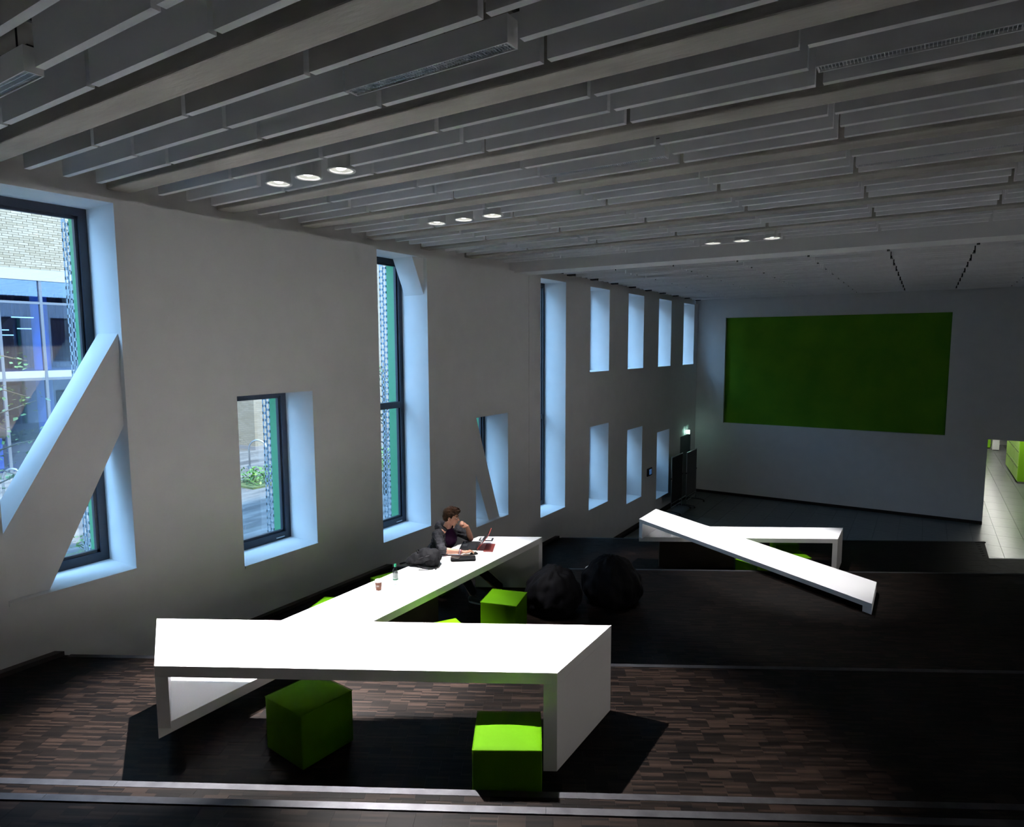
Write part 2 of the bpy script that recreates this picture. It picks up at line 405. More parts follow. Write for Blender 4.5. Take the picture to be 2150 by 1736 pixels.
for n, z, ue in ((N_M2, M2, 9.5), (N_M1, M1, 9.5), (N_3, L0, 10), (N_4, L1, 11), (N_5, L2, None)):
    u0 = u_at_wall(n)+.13
    u1 = ue if ue else (XN + n*S30)/C30
    nosing(n, z, u0, u1)
nosing(13.74, L2, (XN+13.74*S30)/C30, 12.5)
# parquet blocks: 0.16 m squares of upright lamellas, proud of the joints
blocks = []
BS = 0.16
for n0, n1, z, uend in ((1.2, N_M2-.052, M2, 9), (N_M2, N_M1-.052, M1, 9), (N_M1, N_3-.052, L0, 10), (N_3, N_4-.052, L1, 11.5), (N_4+.8, N_5-.052, L2, 13)):
    r0, r1 = int(math.floor(n0/BS)), int(math.floor(n1/BS))
    for r in range(r0, r1+1):
        va, vb = max(n0, r*BS), min(n1, (r+1)*BS)
        if vb-va < .02: continue
        off = 0.5*(r % 2)
        for k in range(-60, 110):
            ua, ub = (k-off)*BS, (k+1-off)*BS
            cx, cy = uv((ua+ub)/2, (va+vb)/2)
            if cx < XW+.16 or (ua+ub)/2 > uend or cy < YN+.2: continue
            if n0 > N_4 and (va > 13.6 and cx > XN-.1): continue
            pr = project((cx, cy, z))
            if not pr: continue
            vis = -80 < pr[0] < 2230 and -50 < pr[1] < 1800
            if not vis and pr[2] > 14: continue
            blocks.append((vis, pr[2], ua+.0003, ub-.0003, va+.0003, vb-.0003, z))
blocks.sort(key=lambda b: (not b[0], b[1]))
bm_cache = {}
rest = MB()
for i, (vis, d, ua, ub, va, vb, z) in enumerate(blocks):
    dz = random.uniform(-.0006, .0006)
    if i < 300:
        key = (round(ub-ua, 4), round(vb-va, 4))
        if key not in bm_cache:
            h, k = key[0]/2, key[1]/2; e = 0.0001
            q = MB(); q.add([(-h,-k,-.006),(h,-k,-.006),(h,k,-.006),(-h,k,-.006),(-h,-k,-e),(h,-k,-e),(h,k,-e),(-h,k,-e),(-h+e,-k+e,0),(h-e,-k+e,0),(h-e,k-e,0),(-h+e,k-e,0)],
                [(0,1,5,4),(1,2,6,5),(2,3,7,6),(3,0,4,7),(4,5,9,8),(5,6,10,9),(6,7,11,10),(7,4,8,11),(8,9,10,11)])
            bm_cache[key] = q.mesh('parquet_block', PARQ)
        c = uv((ua+ub)/2, (va+vb)/2)
        link('parquet_block', bm_cache[key], floor, loc=(c[0], c[1], z+dz), rotz=PI/6)
    else:
        a, b, c, e = uv(ua, va), uv(ub, va), uv(ub, vb), uv(ua, vb); t = z+dz; q = z-.006
        rest.add([(*a,q),(*b,q),(*c,q),(*e,q),(*a,t),(*b,t),(*c,t),(*e,t)], [(0,1,5,4),(1,2,6,5),(2,3,7,6),(3,0,4,7),(4,5,6,7)])
tag(rest.obj('parquet_blocks', PARQ, floor), kind='stuff')
# lower hall: stone tiles, running on into the corridor
tq = {}
for ix in range(-16, 20):
    for iy in range(-9, 17):
        x0, x1, y0, y1 = 1.36+ix*.6, 1.36+ix*.6+.6, YB+iy*1.2, YB+iy*1.2+1.2
        cx, cy = (x0+x1)/2, (y0+y1)/2
        if cy > YB and not (OX0-.5 < cx < 5.5): continue
        if cy < YB and not (XW+.1 < cx < 4.3): continue
        n = -cx*S30+cy*C30
        if cx < XN and n < N_5+.9: continue
        if cx >= XN and n < 14.2: continue
        x0 = max(x0, XW+.005)
        key = round(x1-x0, 3)
        if key not in tq:
            h = key/2-.0025; e = .002; k = .6-.0025
            q = MB(); q.add([(-h,-k,-.012),(h,-k,-.012),(h,k,-.012),(-h,k,-.012),(-h,-k,-e),(h,-k,-e),(h,k,-e),(-h,k,-e),(-h+e,-k+e,0),(h-e,-k+e,0),(h-e,k-e,0),(-h+e,k-e,0)],
                [(0,1,5,4),(1,2,6,5),(2,3,7,6),(3,0,4,7),(4,5,9,8),(5,6,10,9),(6,7,11,10),(7,4,8,11),(8,9,10,11)])
            tq[key] = q.mesh('floor_tile', TILE)
        link('floor_tile', tq[key], floor, loc=((x0+x1)/2, cy, L3))
# baseboards along the left and back walls
def bb(n0, n1, z):
    p = [(XW, 0), (XW+.085, 0)]
    y0 = lambda x: (n0 + x*S30)/C30
    y1 = lambda x: (n1 + x*S30)/C30
    poly = [(XW, max(YN, y0(XW))), (XW+.085, max(YN, y0(XW+.085))), (XW+.085, min(YB, y1(XW+.085))), (XW, min(YB, y1(XW)))]
    return tag(MB().prism(poly, z, z+.045).obj('baseboard_left', BASEB), kind='structure')
for n0, n1, z in ((-8, N_M2, M2), (N_M2, N_M1, M1), (N_M1, N_3-.02, L0), (N_3, N_4-.02, L1), (N_4+.8, N_5-.02, L2)): bb(n0, n1, z)
tag(MB().box(XW, XW+.02, (N_5+.7+XW*S30)/C30+.1, 22.22, L3, L3+.10).obj('baseboard_left', BASEB), kind='structure')
tag(MB().box(XW, OX0, YB-.02, YB, L3, L3+.10).obj('baseboard_back', BASEB), kind='structure')

# ================================================================== CEILING
ceil = tag(MB().box(XO, XR+.3, YN-.3, YB+.3, ZC, ZC+.3).obj('ceiling', CEILM), kind='structure')
PY = 1.245
def ylo(k): return 2.60 + PY*(k-1)
XS0, PX = -7.133, 1.2935
YWB0, YWB1 = 11.36, 11.93
SPOTC = {(1, 1), (3, 1), (6, 3)}           # (bay, column) whose middle slat gives way to three spotlights
LIGHTC = {(-1, 1), (0, 3), (1, 5), (2, 3), (3, 5), (5, 1)}
slat_mesh = MB().box(-PX/2+.024, PX/2-.024, -.025, .025, 0, .31).mesh('ceiling_slat', SLAT)
slats = []
for k in range(-2, 18):
    for r, dy in enumerate((0.235, 0.555, 0.855)):
        y = ylo(k+1)+dy
        if YWB0-.05 < y < YWB1+.05 or y > YB-.06 or y < YN: continue
        for c in range(0, 11):
            if r == 1 and ((k, c) in SPOTC or (k, c) in LIGHTC): continue
            if r == 0 and (k, c) == (8, 3): continue
            x = XS0+PX*(c+.5)
            pr = [project((x+sx*.62, y, z)) for sx in (-1, 0, 1) for z in (ZS, ZS+.3)]
            vis = any(p and -20 < p[0] < 2170 and -20 < p[1] < 1736 for p in pr)
            dd = min([p[2] for p in pr if p] or [99])
            slats.append((not vis, dd, x, y))
slats.sort()
rest = MB()
for i, (nv, d, x, y) in enumerate(slats):
    if i < 300: link('ceiling_slat', slat_mesh, ceil, loc=(x, y, ZS))
    else: rest.box(x-PX/2+.024, x+PX/2-.024, y-.025, y+.025, ZS, ZS+.31)
tag(rest.obj('ceiling_slats', SLAT, ceil), kind='stuff')
for k in range(-2, 19):
    y1 = ylo(k)
    if y1 < YN+.3: continue
    if y1 < YWB0-.1:
        bmz = MB().box(XW-.13, XR, y1-.235, y1, ZS-.005, ZC); bmz.obj('concrete_beam', CONC, ceil, bevel=.012)
    elif y1 > YWB1+.3 and y1 < YB-.1:
        MB().box(XW-.13, XR, y1-.20, y1-.02, ZS+.05, ZC).obj('shade_dark_beam', DARKM, ceil)  # far beams coloured dark to stand for the shadow lines between slat bays
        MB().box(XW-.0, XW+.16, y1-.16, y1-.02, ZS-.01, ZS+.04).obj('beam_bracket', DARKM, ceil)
MB().box(XW-.13, XR, YWB0, YWB1, 6.93, ZC).obj('white_downstand_beam', WALL, ceil)
# cable tray and hanger rails above the slats
for y in (ylo(1)+.43, ylo(0)+.43, ylo(2)+.43, ylo(3)+.43):
    t = MB(); t.box(XW, 4.5, y, y+.03, ZS+.36, ZS+.385)
    t.obj('hanger_rail', DARKM, ceil)
for c in range(0, 9):
    x = XS0+PX*(c+.5)
    for sx in (-.4, .4): MB().box(x+sx-.015, x+sx+.015, 1.0, 10.9, ZS+.365, ZS+.39).obj('hanger_rail', DARKM, ceil)

LOUV = noisy('louvre_metal', (0.66, 0.68, 0.72), (0.78, 0.80, 0.84), 20, 0.3, metal=0.4)
def linear_light(k, c, label):
    y = ylo(k+1)+.545; x = XS0+PX*(c+.5); h = PX/2-.03
    t = tag(empty('linear_light', (x, y, ZS-.02)), label, 'ceiling light', 'unlit linear ceiling lights')
    m = MB(); wd = .052
    m.box(-h, h, -wd, -wd+.008, 0, .15).box(-h, h, wd-.008, wd, 0, .15).box(-h, h, -wd+.008, wd-.008, .142, .15)
    m.box(-h, -h+.008, -wd+.008, wd-.008, 0, .142).box(h-.008, h, -wd+.008, wd-.008, 0, .142)
    m.obj('housing', SLAT, t)
    g = MB()
    n = 64
    for i in range(1, n): g.box(-h+2*h*i/n-.0015, -h+2*h*i/n+.0015, -wd+.01, wd-.01, .006, .03)
    for yy in (-.018, .018): g.box(-h+.008, h-.008, yy-.0015, yy+.0015, .006, .03)
    g.obj('louvre', LOUV, t)
    MB().box(-h+.01, h-.01, -wd+.01, wd-.01, .032, .04).obj('reflector', LOUV, t)
    MB().box(-h+.02, h-.02, -.02, .02, .15, .168).obj('mounting_rail', DARKM, t)
    for sx in (-.42, -.15, .15, .42): MB().tube([(sx, 0, .15), (sx, 0, .56)], .006, 6).obj('hanger_rod', DARKM, t)
linear_light(-1, 1, 'unlit linear ceiling light cut off by the upper left corner of the picture')
linear_light(0, 3, 'unlit linear ceiling light with visible hanger rods, nearest to the viewer at top centre')
linear_light(1, 5, 'unlit linear ceiling light with ribbed louvre at the upper right edge')
linear_light(2, 3, 'unlit linear ceiling light between slats, in the bay behind the nearest spotlights')
linear_light(3, 5, 'unlit linear ceiling light at the right edge, behind the ribbed one')
linear_light(5, 1, 'unlit linear ceiling light in the second bay behind the middle spotlights')

LAMP = mat('lamp_glow', (1, 1, 1), 0.5, emit=(1.0, 0.97, 0.92), estr=7.0)
REFL = mat('spot_reflector', (0.26, 0.27, 0.255), 0.35)
def spotlight(k, c, i, aim, size, label, power=1.0, blend=0.55, y=None):
    y = y or ylo(k+1)+.545; x = XS0+PX*c + (0.295, 0.74, 1.185)[i]
    t = tag(empty('spotlight', (x, y, ZS-.03)), label, 'spotlight', 'round ceiling spotlights in threes')
    d = (Vector(aim)-Vector((x, y, ZS))).normalized()
    m = MB(); m.lathe([(.115, .03), (.115, .40)], seg=28); m.lathe([(.108, .03), (.108, .40)], seg=28, close=False)
    MB().lathe([(.119, .012), (.119, .40), (.112, .40), (.112, .012)], seg=32, close=False).obj('housing', WHITEM, t, smooth=False)
    MB().lathe([(.102, .016), (.106, .004), (.128, 0.0), (.132, .006), (.130, .014), (.112, .018)], seg=36, close=False).obj('trim_ring', WHITEM, t, smooth=True)
    MB().lathe([(.103, .014), (.092, .045), (.066, .10), (.062, .11), (.112, .112)], seg=32, close=False).obj('reflector', REFL, t, smooth=True)
    lm = MB(); lm.lathe([(.0005, -.012), (.03, -.010), (.052, 0), (.052, .02), (.0005, .02)], seg=28, close=False)
    lo = lm.obj('lamp', LAMP, t, smooth=True, loc=(d.x*.03, d.y*.03, .036)); lo.rotation_euler = (-d).to_track_quat('Z', 'Y').to_euler()
    l = bpy.data.lights.new('spot_beam', 'SPOT'); l.energy = SPOT_POWER*power; l.spot_size = math.radians(size); l.spot_blend = blend
    l.shadow_soft_size = 0.028; l.color = (1.0, 0.97, 0.965)
    o = bpy.data.objects.new('spot_beam', l); COL.objects.link(o); o.parent = t; o.location = (d.x*.02, d.y*.02, -.012)
    o.rotation_euler = d.to_track_quat('-Z', 'Y').to_euler()
POS = ('left', 'middle', 'right')
spotlight(1, 1, 0, (-5.0, 3.1, 3.0), 38, 'glowing round spotlight, left one of the nearest trio', 4.6, .8)
spotlight(1, 1, 1, (-4.75, 4.6, 2.9), 40, 'glowing round spotlight, middle one of the nearest trio', 4.2)
spotlight(1, 1, 2, (-2.85, 4.1, 3.1), 47, 'glowing round spotlight, right one of the nearest trio', 2.6)
spotlight(3, 1, 0, (-5.0, 5.6, 2.66), 34, 'glowing round spotlight, left one of the trio over the desk with the student', .9)
spotlight(3, 1, 1, (-5.0, 6.7, 2.66), 34, 'glowing round spotlight, middle one of the trio over the desk with the student', .27)
spotlight(3, 1, 2, (-4.95, 7.5, 2.66), 34, 'glowing round spotlight, right one of the trio over the desk with the student', .2)
spotlight(6, 3, 0, (-3.0, 9.9, 2.0), 44, 'glowing round spotlight, left one of the farthest trio before the white beam', .09)
spotlight(6, 3, 1, (-2.3, 9.5, 2.0), 44, 'glowing round spotlight, middle one of the farthest trio before the white beam', .09)
spotlight(6, 3, 2, (-1.3, 9.3, 2.0), 44, 'glowing round spotlight, right one of the farthest trio before the white beam', .09)
spotlight(8, 3, 0, (-3.6, 12.2, 2.0), 40, 'round spotlight tucked just behind the white beam, left one of its trio', .8, y=12.795)
spotlight(8, 3, 1, (-2.4, 12.9, 1.7), 44, 'round spotlight tucked just behind the white beam, middle one of its trio', .8, y=12.795)
spotlight(8, 3, 2, (-1.75, 11.3, 2.0), 46, 'round spotlight tucked just behind the white beam, right one of its trio', .45, y=12.795)

# ================================================================== TABLES
ZA, ZB_, ZCT, ZD, TH = 3.137, 2.66, 2.068, 1.70, 0.085
def shrink_dir(p, q, d):             # point on p->q at distance d from p
    v = Vector(q)-Vector(p); v.normalize(); r = Vector(p)+v*d; return (r.x, r.y)
A_FL, A_FR, A_BR, A_BL = (-4.615, 2.403), (-2.086, 3.863), (-2.086, 4.798), (-5.425, 2.871)
B_FR, B_FL = (-4.615, 8.07), (-5.425, 7.603)
C_L0, C_L1, C_R1, C_R0 = (-4.59, 11.85), (-4.59, 12.785), (-.435, 10.386), (-.435, 9.451)
D_R0, D_R1 = (-1.27, 13.767), (-1.27, 14.702)
def panel(poly, z0, z1, name, t): return MB().prism(poly, z0, z1).obj(name, LAM, t, bevel=.0015)
t = tag(empty('table', (-3.4, 3.5, L0)), 'nearest white table, its left end stacked on the long table', 'table', 'white angled tables')
SUPP = noisy('dark_brown_laminate', (0.020, 0.014, 0.011), (0.034, 0.024, 0.019), 3, 0.45, spec=.3)
def loc_parts(t, items):
    o = t.location
    for name, poly, z0, z1 in items:
        MB().prism([(p[0]-o.x, p[1]-o.y) for p in poly], z0-o.z, z1-o.z).obj(name, SUPP if name == 'support_panel' else LAM, t, bevel=.0015)
w_ = 0.098
loc_parts(t, [('table_top', [A_FL, A_FR, A_BR, A_BL], ZA-TH, ZA),
    ('end_panel', [shrink_dir(A_FR, A_FL, w_), A_FR, A_BR, shrink_dir(A_BR, A_BL, w_)], L0, ZA-TH),
    ('end_panel', [A_FL, shrink_dir(A_FL, A_FR, w_), shrink_dir(A_BL, A_BR, w_), A_BL], ZB_, ZA-TH)])
t = tag(empty('table', (-5.02, 6.6, L1)), 'long white table running along the window wall, where the student sits', 'table', 'white angled tables')
loc_parts(t, [('table_top', [A_FL, B_FR, B_FL, A_BL], ZB_-TH, ZB_),
    ('end_panel', [shrink_dir(B_FR, A_FL, w_), B_FR, B_FL, shrink_dir(B_FL, A_BL, w_)], L1, ZB_-TH),
    ('support_panel', [(-5.06, 4.35), (-4.98, 4.35), (-4.98, 6.10), (-5.06, 6.10)], L1, ZB_-TH)])
t = tag(empty('table', (-2.93, 13.2, L2)), 'far white table below the low platform, with a green seat under it', 'table', 'white angled tables')
loc_parts(t, [('table_top', [C_L0, D_R0, D_R1, C_L1], ZD-TH, ZD),
    ('end_panel', [shrink_dir(D_R0, C_L0, w_), D_R0, D_R1, shrink_dir(D_R1, C_L1, w_)], L2, ZD-TH),
    ('support_panel', [uv(3.05-.62, 12.97), uv(4.55-.62, 12.97), uv(4.55-.62, 13.05), uv(3.05-.62, 13.05)], L2, ZD-TH)])
t = tag(empty('table', (-2.5, 11.1, L1)), 'far white slanting slab crossing over the lower table, its right end low on the floor', 'table', 'white angled tables')
loc_parts(t, [('table_top', [C_L0, C_R0, C_R1, C_L1], ZCT-TH*.8, ZCT),
    ('end_panel', [shrink_dir(C_R0, C_L0, .13), C_R0, C_R1, shrink_dir(C_R1, C_L1, .13)], L1, ZCT-TH*.8),
    ('end_panel', [C_L0, shrink_dir(C_L0, C_R0, w_), shrink_dir(C_L1, C_R1, w_), C_L1], ZD, ZCT-TH*.8)])

# ================================================================== GREEN CUBE SEATS
def ottoman(x, y, z, rz, label, s=.455, h=.42):
    t = tag(empty('cube_seat', (x, y, z), rz), label, 'seat', 'green cube seats')
    bm = bmesh.new(); bmesh.ops.create_cube(bm, size=1.0)
    bmesh.ops.subdivide_edges(bm, edges=bm.edges[:], cuts=9, use_grid_fill=True)
    for v in bm.verts:
        px, py, pz = v.co*2
        bulge = 0.012*((1-px*px)*(1-py*py)) if pz > .99 else 0
        k = 1+0.022*(1-pz*pz)*(1-min(px*px, py*py))
        v.co = Vector((px*s/2*k, py*s/2*k, .012+(pz+1)/2*(h-.012)+bulge))
    me = bpy.data.meshes.new('cover'); bm.to_mesh(me); bm.free(); me.materials.append(GREEN)
    me.polygons.foreach_set('use_smooth', [True]*len(me.polygons))
    o = link('cover', me, t); b = o.modifiers.new('bevel', 'BEVEL'); b.width = .009; b.segments = 2; b.limit_method = 'ANGLE'; b.angle_limit = .9
    q = s/2
    MB().tube([(-q, -q, h), (q, -q, h), (q, q, h), (-q, q, h)], .0028, 6, closed=True).obj('seam', GREEN, t, smooth=True)
    for sx in (-1, 1):
        for sy in (-1, 1): MB().lathe([(.018, 0), (.02, .013)], (sx*.17, sy*.17, 0), 10).obj('foot', DARKM, t)
ottoman(-3.83, 3.13, L0, math.radians(-5), 'shaded dark green cube seat turned corner-on under the nearest table')
ottoman(-2.29, 3.535, L0, math.radians(31), 'bright green cube seat at the right leg of the nearest table, nearest the steps')
ottoman(-4.275, 6.52, L1, math.radians(15), 'bright green cube seat beside the long table, next to the bean bags', .46)
ottoman(-4.315, 5.385, L1, math.radians(60), 'green cube seat mostly hidden behind the back edge of the nearest table')
ottoman(-5.90, 6.29, L1, math.radians(-17), 'green cube seat peeking out behind the paper cup, on the wall side')
ottoman(-5.885, 5.21, L1, math.radians(20), 'green cube seat of which only a corner tip shows behind the long table')
ottoman(-5.83, 7.12, L1, math.radians(5), 'green cube seat that the student sits on')
ottoman(-2.30, 14.16, L2, math.radians(27), 'green cube seat standing under the far table')
ottoman(-1.98, 13.36, L2, math.radians(35), 'green cube seat of which a lit tip shows over the far slanting slab')
ottoman(-2.60, 12.62, L2, math.radians(72), 'green cube seat seen as an upright strip under the far slanting slab')

# ================================================================== BEAN BAGS
def beanbag(c, r, h, label, seed, lean=(0, 0)):
    t = tag(empty('bean_bag', (c[0], c[1], L1)), label, 'bean bag', 'black bean bags')
    bm = bmesh.new(); bmesh.ops.create_icosphere(bm, subdivisions=5, radius=1)
    for v in bm.verts:
        p = v.co.copy(); z = p.z
        k = 1.0 if z < 0 else (1-0.16*z*z)
        q = Vector((p.x*r*k, p.y*r*k, 0))
        zz = (z+1)/2*h if z > -0.55 else 0
        if z <= -0.55: zz = 0; 
        else: zz = (z+.55)/1.55*h
        q.z = zz; q.x += lean[0]*zz; q.y += lean[1]*zz
        a = math.atan2(p.y, p.x)
        wr = noise.noise(Vector((p.x*3+seed, p.y*3, p.z*3)))*.035 + noise.noise(Vector((math.cos(a)*7+seed, math.sin(a)*7, p.z*1.3)))*.022*(1 if z > -.3 else .2)
        wr += .016*math.sin(a*13+5*noise.noise(Vector((p.x*2, p.y*2, seed))))*max(0, z)*1.0
        n = Vector((p.x, p.y, max(0, p.z)*.6)).normalized()
        v.co = q + n*wr
        if v.co.z < 0: v.co.z = 0
    me = bpy.data.meshes.new('bag'); bm.to_mesh(me); bm.free(); me.materials.append(BLACKF); me.polygons.foreach_set('use_smooth', [True]*len(me.polygons))
    link('bag', me, t)
    return t
b1 = beanbag((-4.08, 7.40), .385, .58, 'wrinkled black bean bag next to the end of the long table', 3.1, (.05, .05))
b2 = beanbag((-3.53, 8.15), .42, .61, 'rounded black bean bag with a small white tag, the right one of the two', 8.7, (-.08, 0))
MB().box(-.002, .002, -.018, .018, -.05, .05).obj('tag', WHITEM, b2, loc=(-.335, -.10, .44)).rotation_euler = (.3, .9, .4)

# ================================================================== THINGS ON THE LONG TABLE
ZT = ZB_
CUPB = noisy('brown_paper_cup', (0.034, 0.011, 0.0055), (0.043, 0.014, 0.007), 6, 0.6, spec=.08)
LIDW = mat('cup_lid_white', (0.16, 0.155, 0.155), 0.5, spec=.2)
t = tag(empty('paper_cup', (-5.175, 5.265, ZT)), 'brown paper coffee cup with a white lid on the long table', 'cup')
MB().lathe([(.030, 0), (.031, .003), (.041, .098), (.0405, .1)], seg=28).obj('cup_body', CUPB, t, smooth=False)
MB().lathe([(.0435, .096), (.0445, .1), (.0435, .106), (.041, .109), (.040, .120), (.036, .122), (.034, .117), (.001, .117)], seg=28, close=False).obj('lid', LIDW, t, smooth=True)
m = MB()
for i in range(-4, 5):
    a = -PI*.32+i*.085; r = .0382
    if i in (-4, -1, 1, 4): zs = (.043, .068)
    else: zs = (.05, .062)
    m.add([((r+.0006)*math.cos(a-.03), (r+.0006)*math.sin(a-.03), zs[0]), ((r+.0006)*math.cos(a+.03), (r+.0006)*math.sin(a+.03), zs[0]), ((r+.001)*math.cos(a+.03), (r+.001)*math.sin(a+.03), zs[1]), ((r+.001)*math.cos(a-.03), (r+.001)*math.sin(a-.03), zs[1])], [(0,1,2,3)])
m.obj('print', LIDW, t)
PET = glass_mat('clear_bottle', (0.70, 0.76, 0.76), 0.10)
t = tag(empty('water_bottle', (-5.13, 5.50, ZT)), 'clear plastic water bottle with a green cap standing on the long table', 'bottle')
MB().lathe([(.001, .004), (.026, 0), (.032, .006), (.033, .03), (.0315, .035), (.033, .04), (.033, .15), (.031, .165), (.022, .19), (.013, .205), (.0125, .222), (.001, .222)], seg=28, close=False).obj('bottle_body', PET, t, smooth=True)
MB().lathe([(.0336, .058), (.0336, .148)], seg=28, close=False).obj('label_band', mat('bottle_label', (0.10, 0.112, 0.108), 0.6, spec=.1), t, smooth=True)
MB().lathe([(.034, .06), (.034, .073)], seg=28, close=False).obj('label_stripe', mat('label_green', (0.002, 0.03, 0.013), 0.6, spec=.1), t, smooth=True)
MB().lathe([(.034, .136), (.034, .141)], seg=28, close=False).obj('label_stripe', mat('label_dark', (0.008, 0.014, 0.012), 0.6, spec=.1), t, smooth=True)
m = MB()
for i, (zz, hh) in enumerate(((.088, .012), (.10, .01), (.112, .014))):
    for k in range(-3, 4):
        a = -PI*.35+k*.14+(i*.05); r = .0345
        if (k+i) % 3 == 0: continue
        m.add([(r*math.cos(a-.045), r*math.sin(a-.045), zz), (r*math.cos(a+.045), r*math.sin(a+.045), zz), (r*math.cos(a+.045), r*math.sin(a+.045), zz+hh*.6), (r*math.cos(a-.045), r*math.sin(a-.045), zz+hh*.6)], [(0,1,2,3)])
m.obj('label_print', mat('label_ink', (0.004, 0.012, 0.012), 0.6, spec=.1), t)
MB().lathe([(.0148, .215), (.0155, .217), (.0155, .243), (.0135, .246), (.001, .246)], seg=24, close=False).obj('cap', mat('green_cap', (0.0, 0.05, 0.022), 0.5, spec=.15), t, smooth=True)

# laptop: black keyboard deck towards the student, red lid seen edge-on
RED = noisy('red_lid', (0.42, 0.06, 0.045), (0.50, 0.075, 0.055), 4, 0.35, spec=.5)
ax = (Vector((-5.225, 7.37, 0))-Vector((-5.045, 7.03, 0))).normalized()      # along the hinge
pe = Vector((-ax.y, ax.x, 0))                                               # towards the student
t = tag(empty('laptop', (-5.135, 7.20, ZT), math.atan2(ax.y, ax.x)), 'open laptop with a thin red lid and a black keyboard on the long table', 'laptop')
LW, LD = .36, .25
MB().box(-LW/2, LW/2, 0, LD, .004, .02).obj('base', DARKM, t, bevel=.003)
m = MB()
for r in range(5):
    for k in range(13):
        m.box(-.155+k*.0241, -.155+k*.0241+.020, .035+r*.023, .035+r*.023+.018, .0195, .0222)
m.obj('keyboard', mat('key_black', (0.02, 0.02, 0.022), 0.6), t)
MB().box(-.05, .05, .165, .225, .0196, .0206).obj('touchpad', mat('touchpad', (0.05, 0.05, 0.055), 0.4), t)
m = MB().box(.10, .15, .205, .225, .0197, .0203).obj('sticker', WHITEM, t)
lid = MB().box(-LW/2, LW/2, -.004, .004, 0, .255).obj('lid', RED, t, bevel=.003, loc=(0, -.002, .018)); lid.rotation_euler = (math.radians(38), 0, 0)
MB().box(-LW/2+.012, LW/2-.012, .0041, .0046, .018, .243).obj('screen', mat('screen_dark', (0.01, 0.011, 0.014), 0.15), lid)
m = MB(); m.tube([(-.12, 0, .014), (.12, 0, .014)], .006, 8); m.obj('hinge', DARKM, t)
FOLD = noisy('dark_red_folder', (0.17, 0.032, 0.028), (0.21, 0.04, 0.034), 5, 0.5)
t = tag(empty('folder', (-4.975, 7.245, ZT), math.atan2(ax.y, ax.x)), 'dark red folder lying flat behind the laptop lid', 'folder')
MB().box(-.19, .17, -.055, .075, 0, .003).obj('cover', FOLD, t, bevel=.001)
MB().box(-.188, .165, -.052, .070, .003, .006).obj('cover', FOLD, t, bevel=.001)
t = tag(empty('tablet', (-5.24, 7.53, ZT), math.radians(25)), 'small tablet with a black rim and white face behind the laptop', 'tablet')
MB().box(-.10, .10, -.07, .07, 0, .008).obj('body', DARKM, t, bevel=.003)
MB().box(-.078, .078, -.05, .05, .0081, .0086).obj('screen', mat('tablet_face', (0.75, 0.75, 0.76), 0.3), t)
t = tag(empty('paper_sheet', (-5.36, 7.16, ZT), math.radians(70)), 'sheet of white paper under the edge of the laptop', 'paper')
MB().box(-.10, .10, -.05, .05, 0, .0012).obj('sheet', WHITEM, t)
# mouse
t = tag(empty('computer_mouse', (-4.998, 6.89, ZT), math.radians(40)), 'black computer mouse under the right hand of the student', 'mouse')
m = MB(); m.ball((0, 0, .006), (.055, .031, .026), 18, 10); o = m.obj('shell', mat('mouse_black', (0.008, 0.008, 0.009), 0.35), t, smooth=True)
for v in o.data.vertices: v.co.z = max(0, v.co.z)
MB().tube([(.025, -.006, .031), (.025, .006, .031)], .005, 8).obj('wheel', DARKM, t)
# black pencil pouch with a wallet on top
PACK = noisy('charcoal_nylon', (0.006, 0.006, 0.007), (0.016, 0.016, 0.018), 14, 0.65, bump=.25, bscale=70, spec=.08)
PACKD = noisy('black_nylon', (0.0025, 0.0025, 0.003), (0.006, 0.006, 0.007), 20, 0.6, bump=.2, bscale=120, spec=.08)
t = tag(empty('pouch', (-4.985, 6.63, ZT), math.radians(38)), 'flat black zipped pouch on the long table, between backpack and mouse', 'pouch')
m = MB(); m.box(-.165, .165, -.075, .075, .002, .036); o = m.obj('case', PACKD, t); b = o.modifiers.new('b', 'BEVEL'); b.width = .022; b.segments = 4; b.limit_method = 'NONE'
MB().tube([(-.15, -.068, .02), (.15, -.068, .02), (.158, -.05, .02), (.158, .06, .02)], .004, 6).obj('zip', DARKM, t, smooth=True)
MB().box(.02, .12, .0, .03, .035, .039).obj('flap', PACK, t, bevel=.001)
t = tag(empty('wallet', (-5.045, 6.55, ZT+.036), math.radians(20)), 'small dark wallet lying on the black pouch', 'wallet')
MB().box(-.055, .055, -.035, .035, 0, .012).obj('leather', mat('wallet_leather', (0.02, 0.014, 0.01), 0.4), t, bevel=.004)

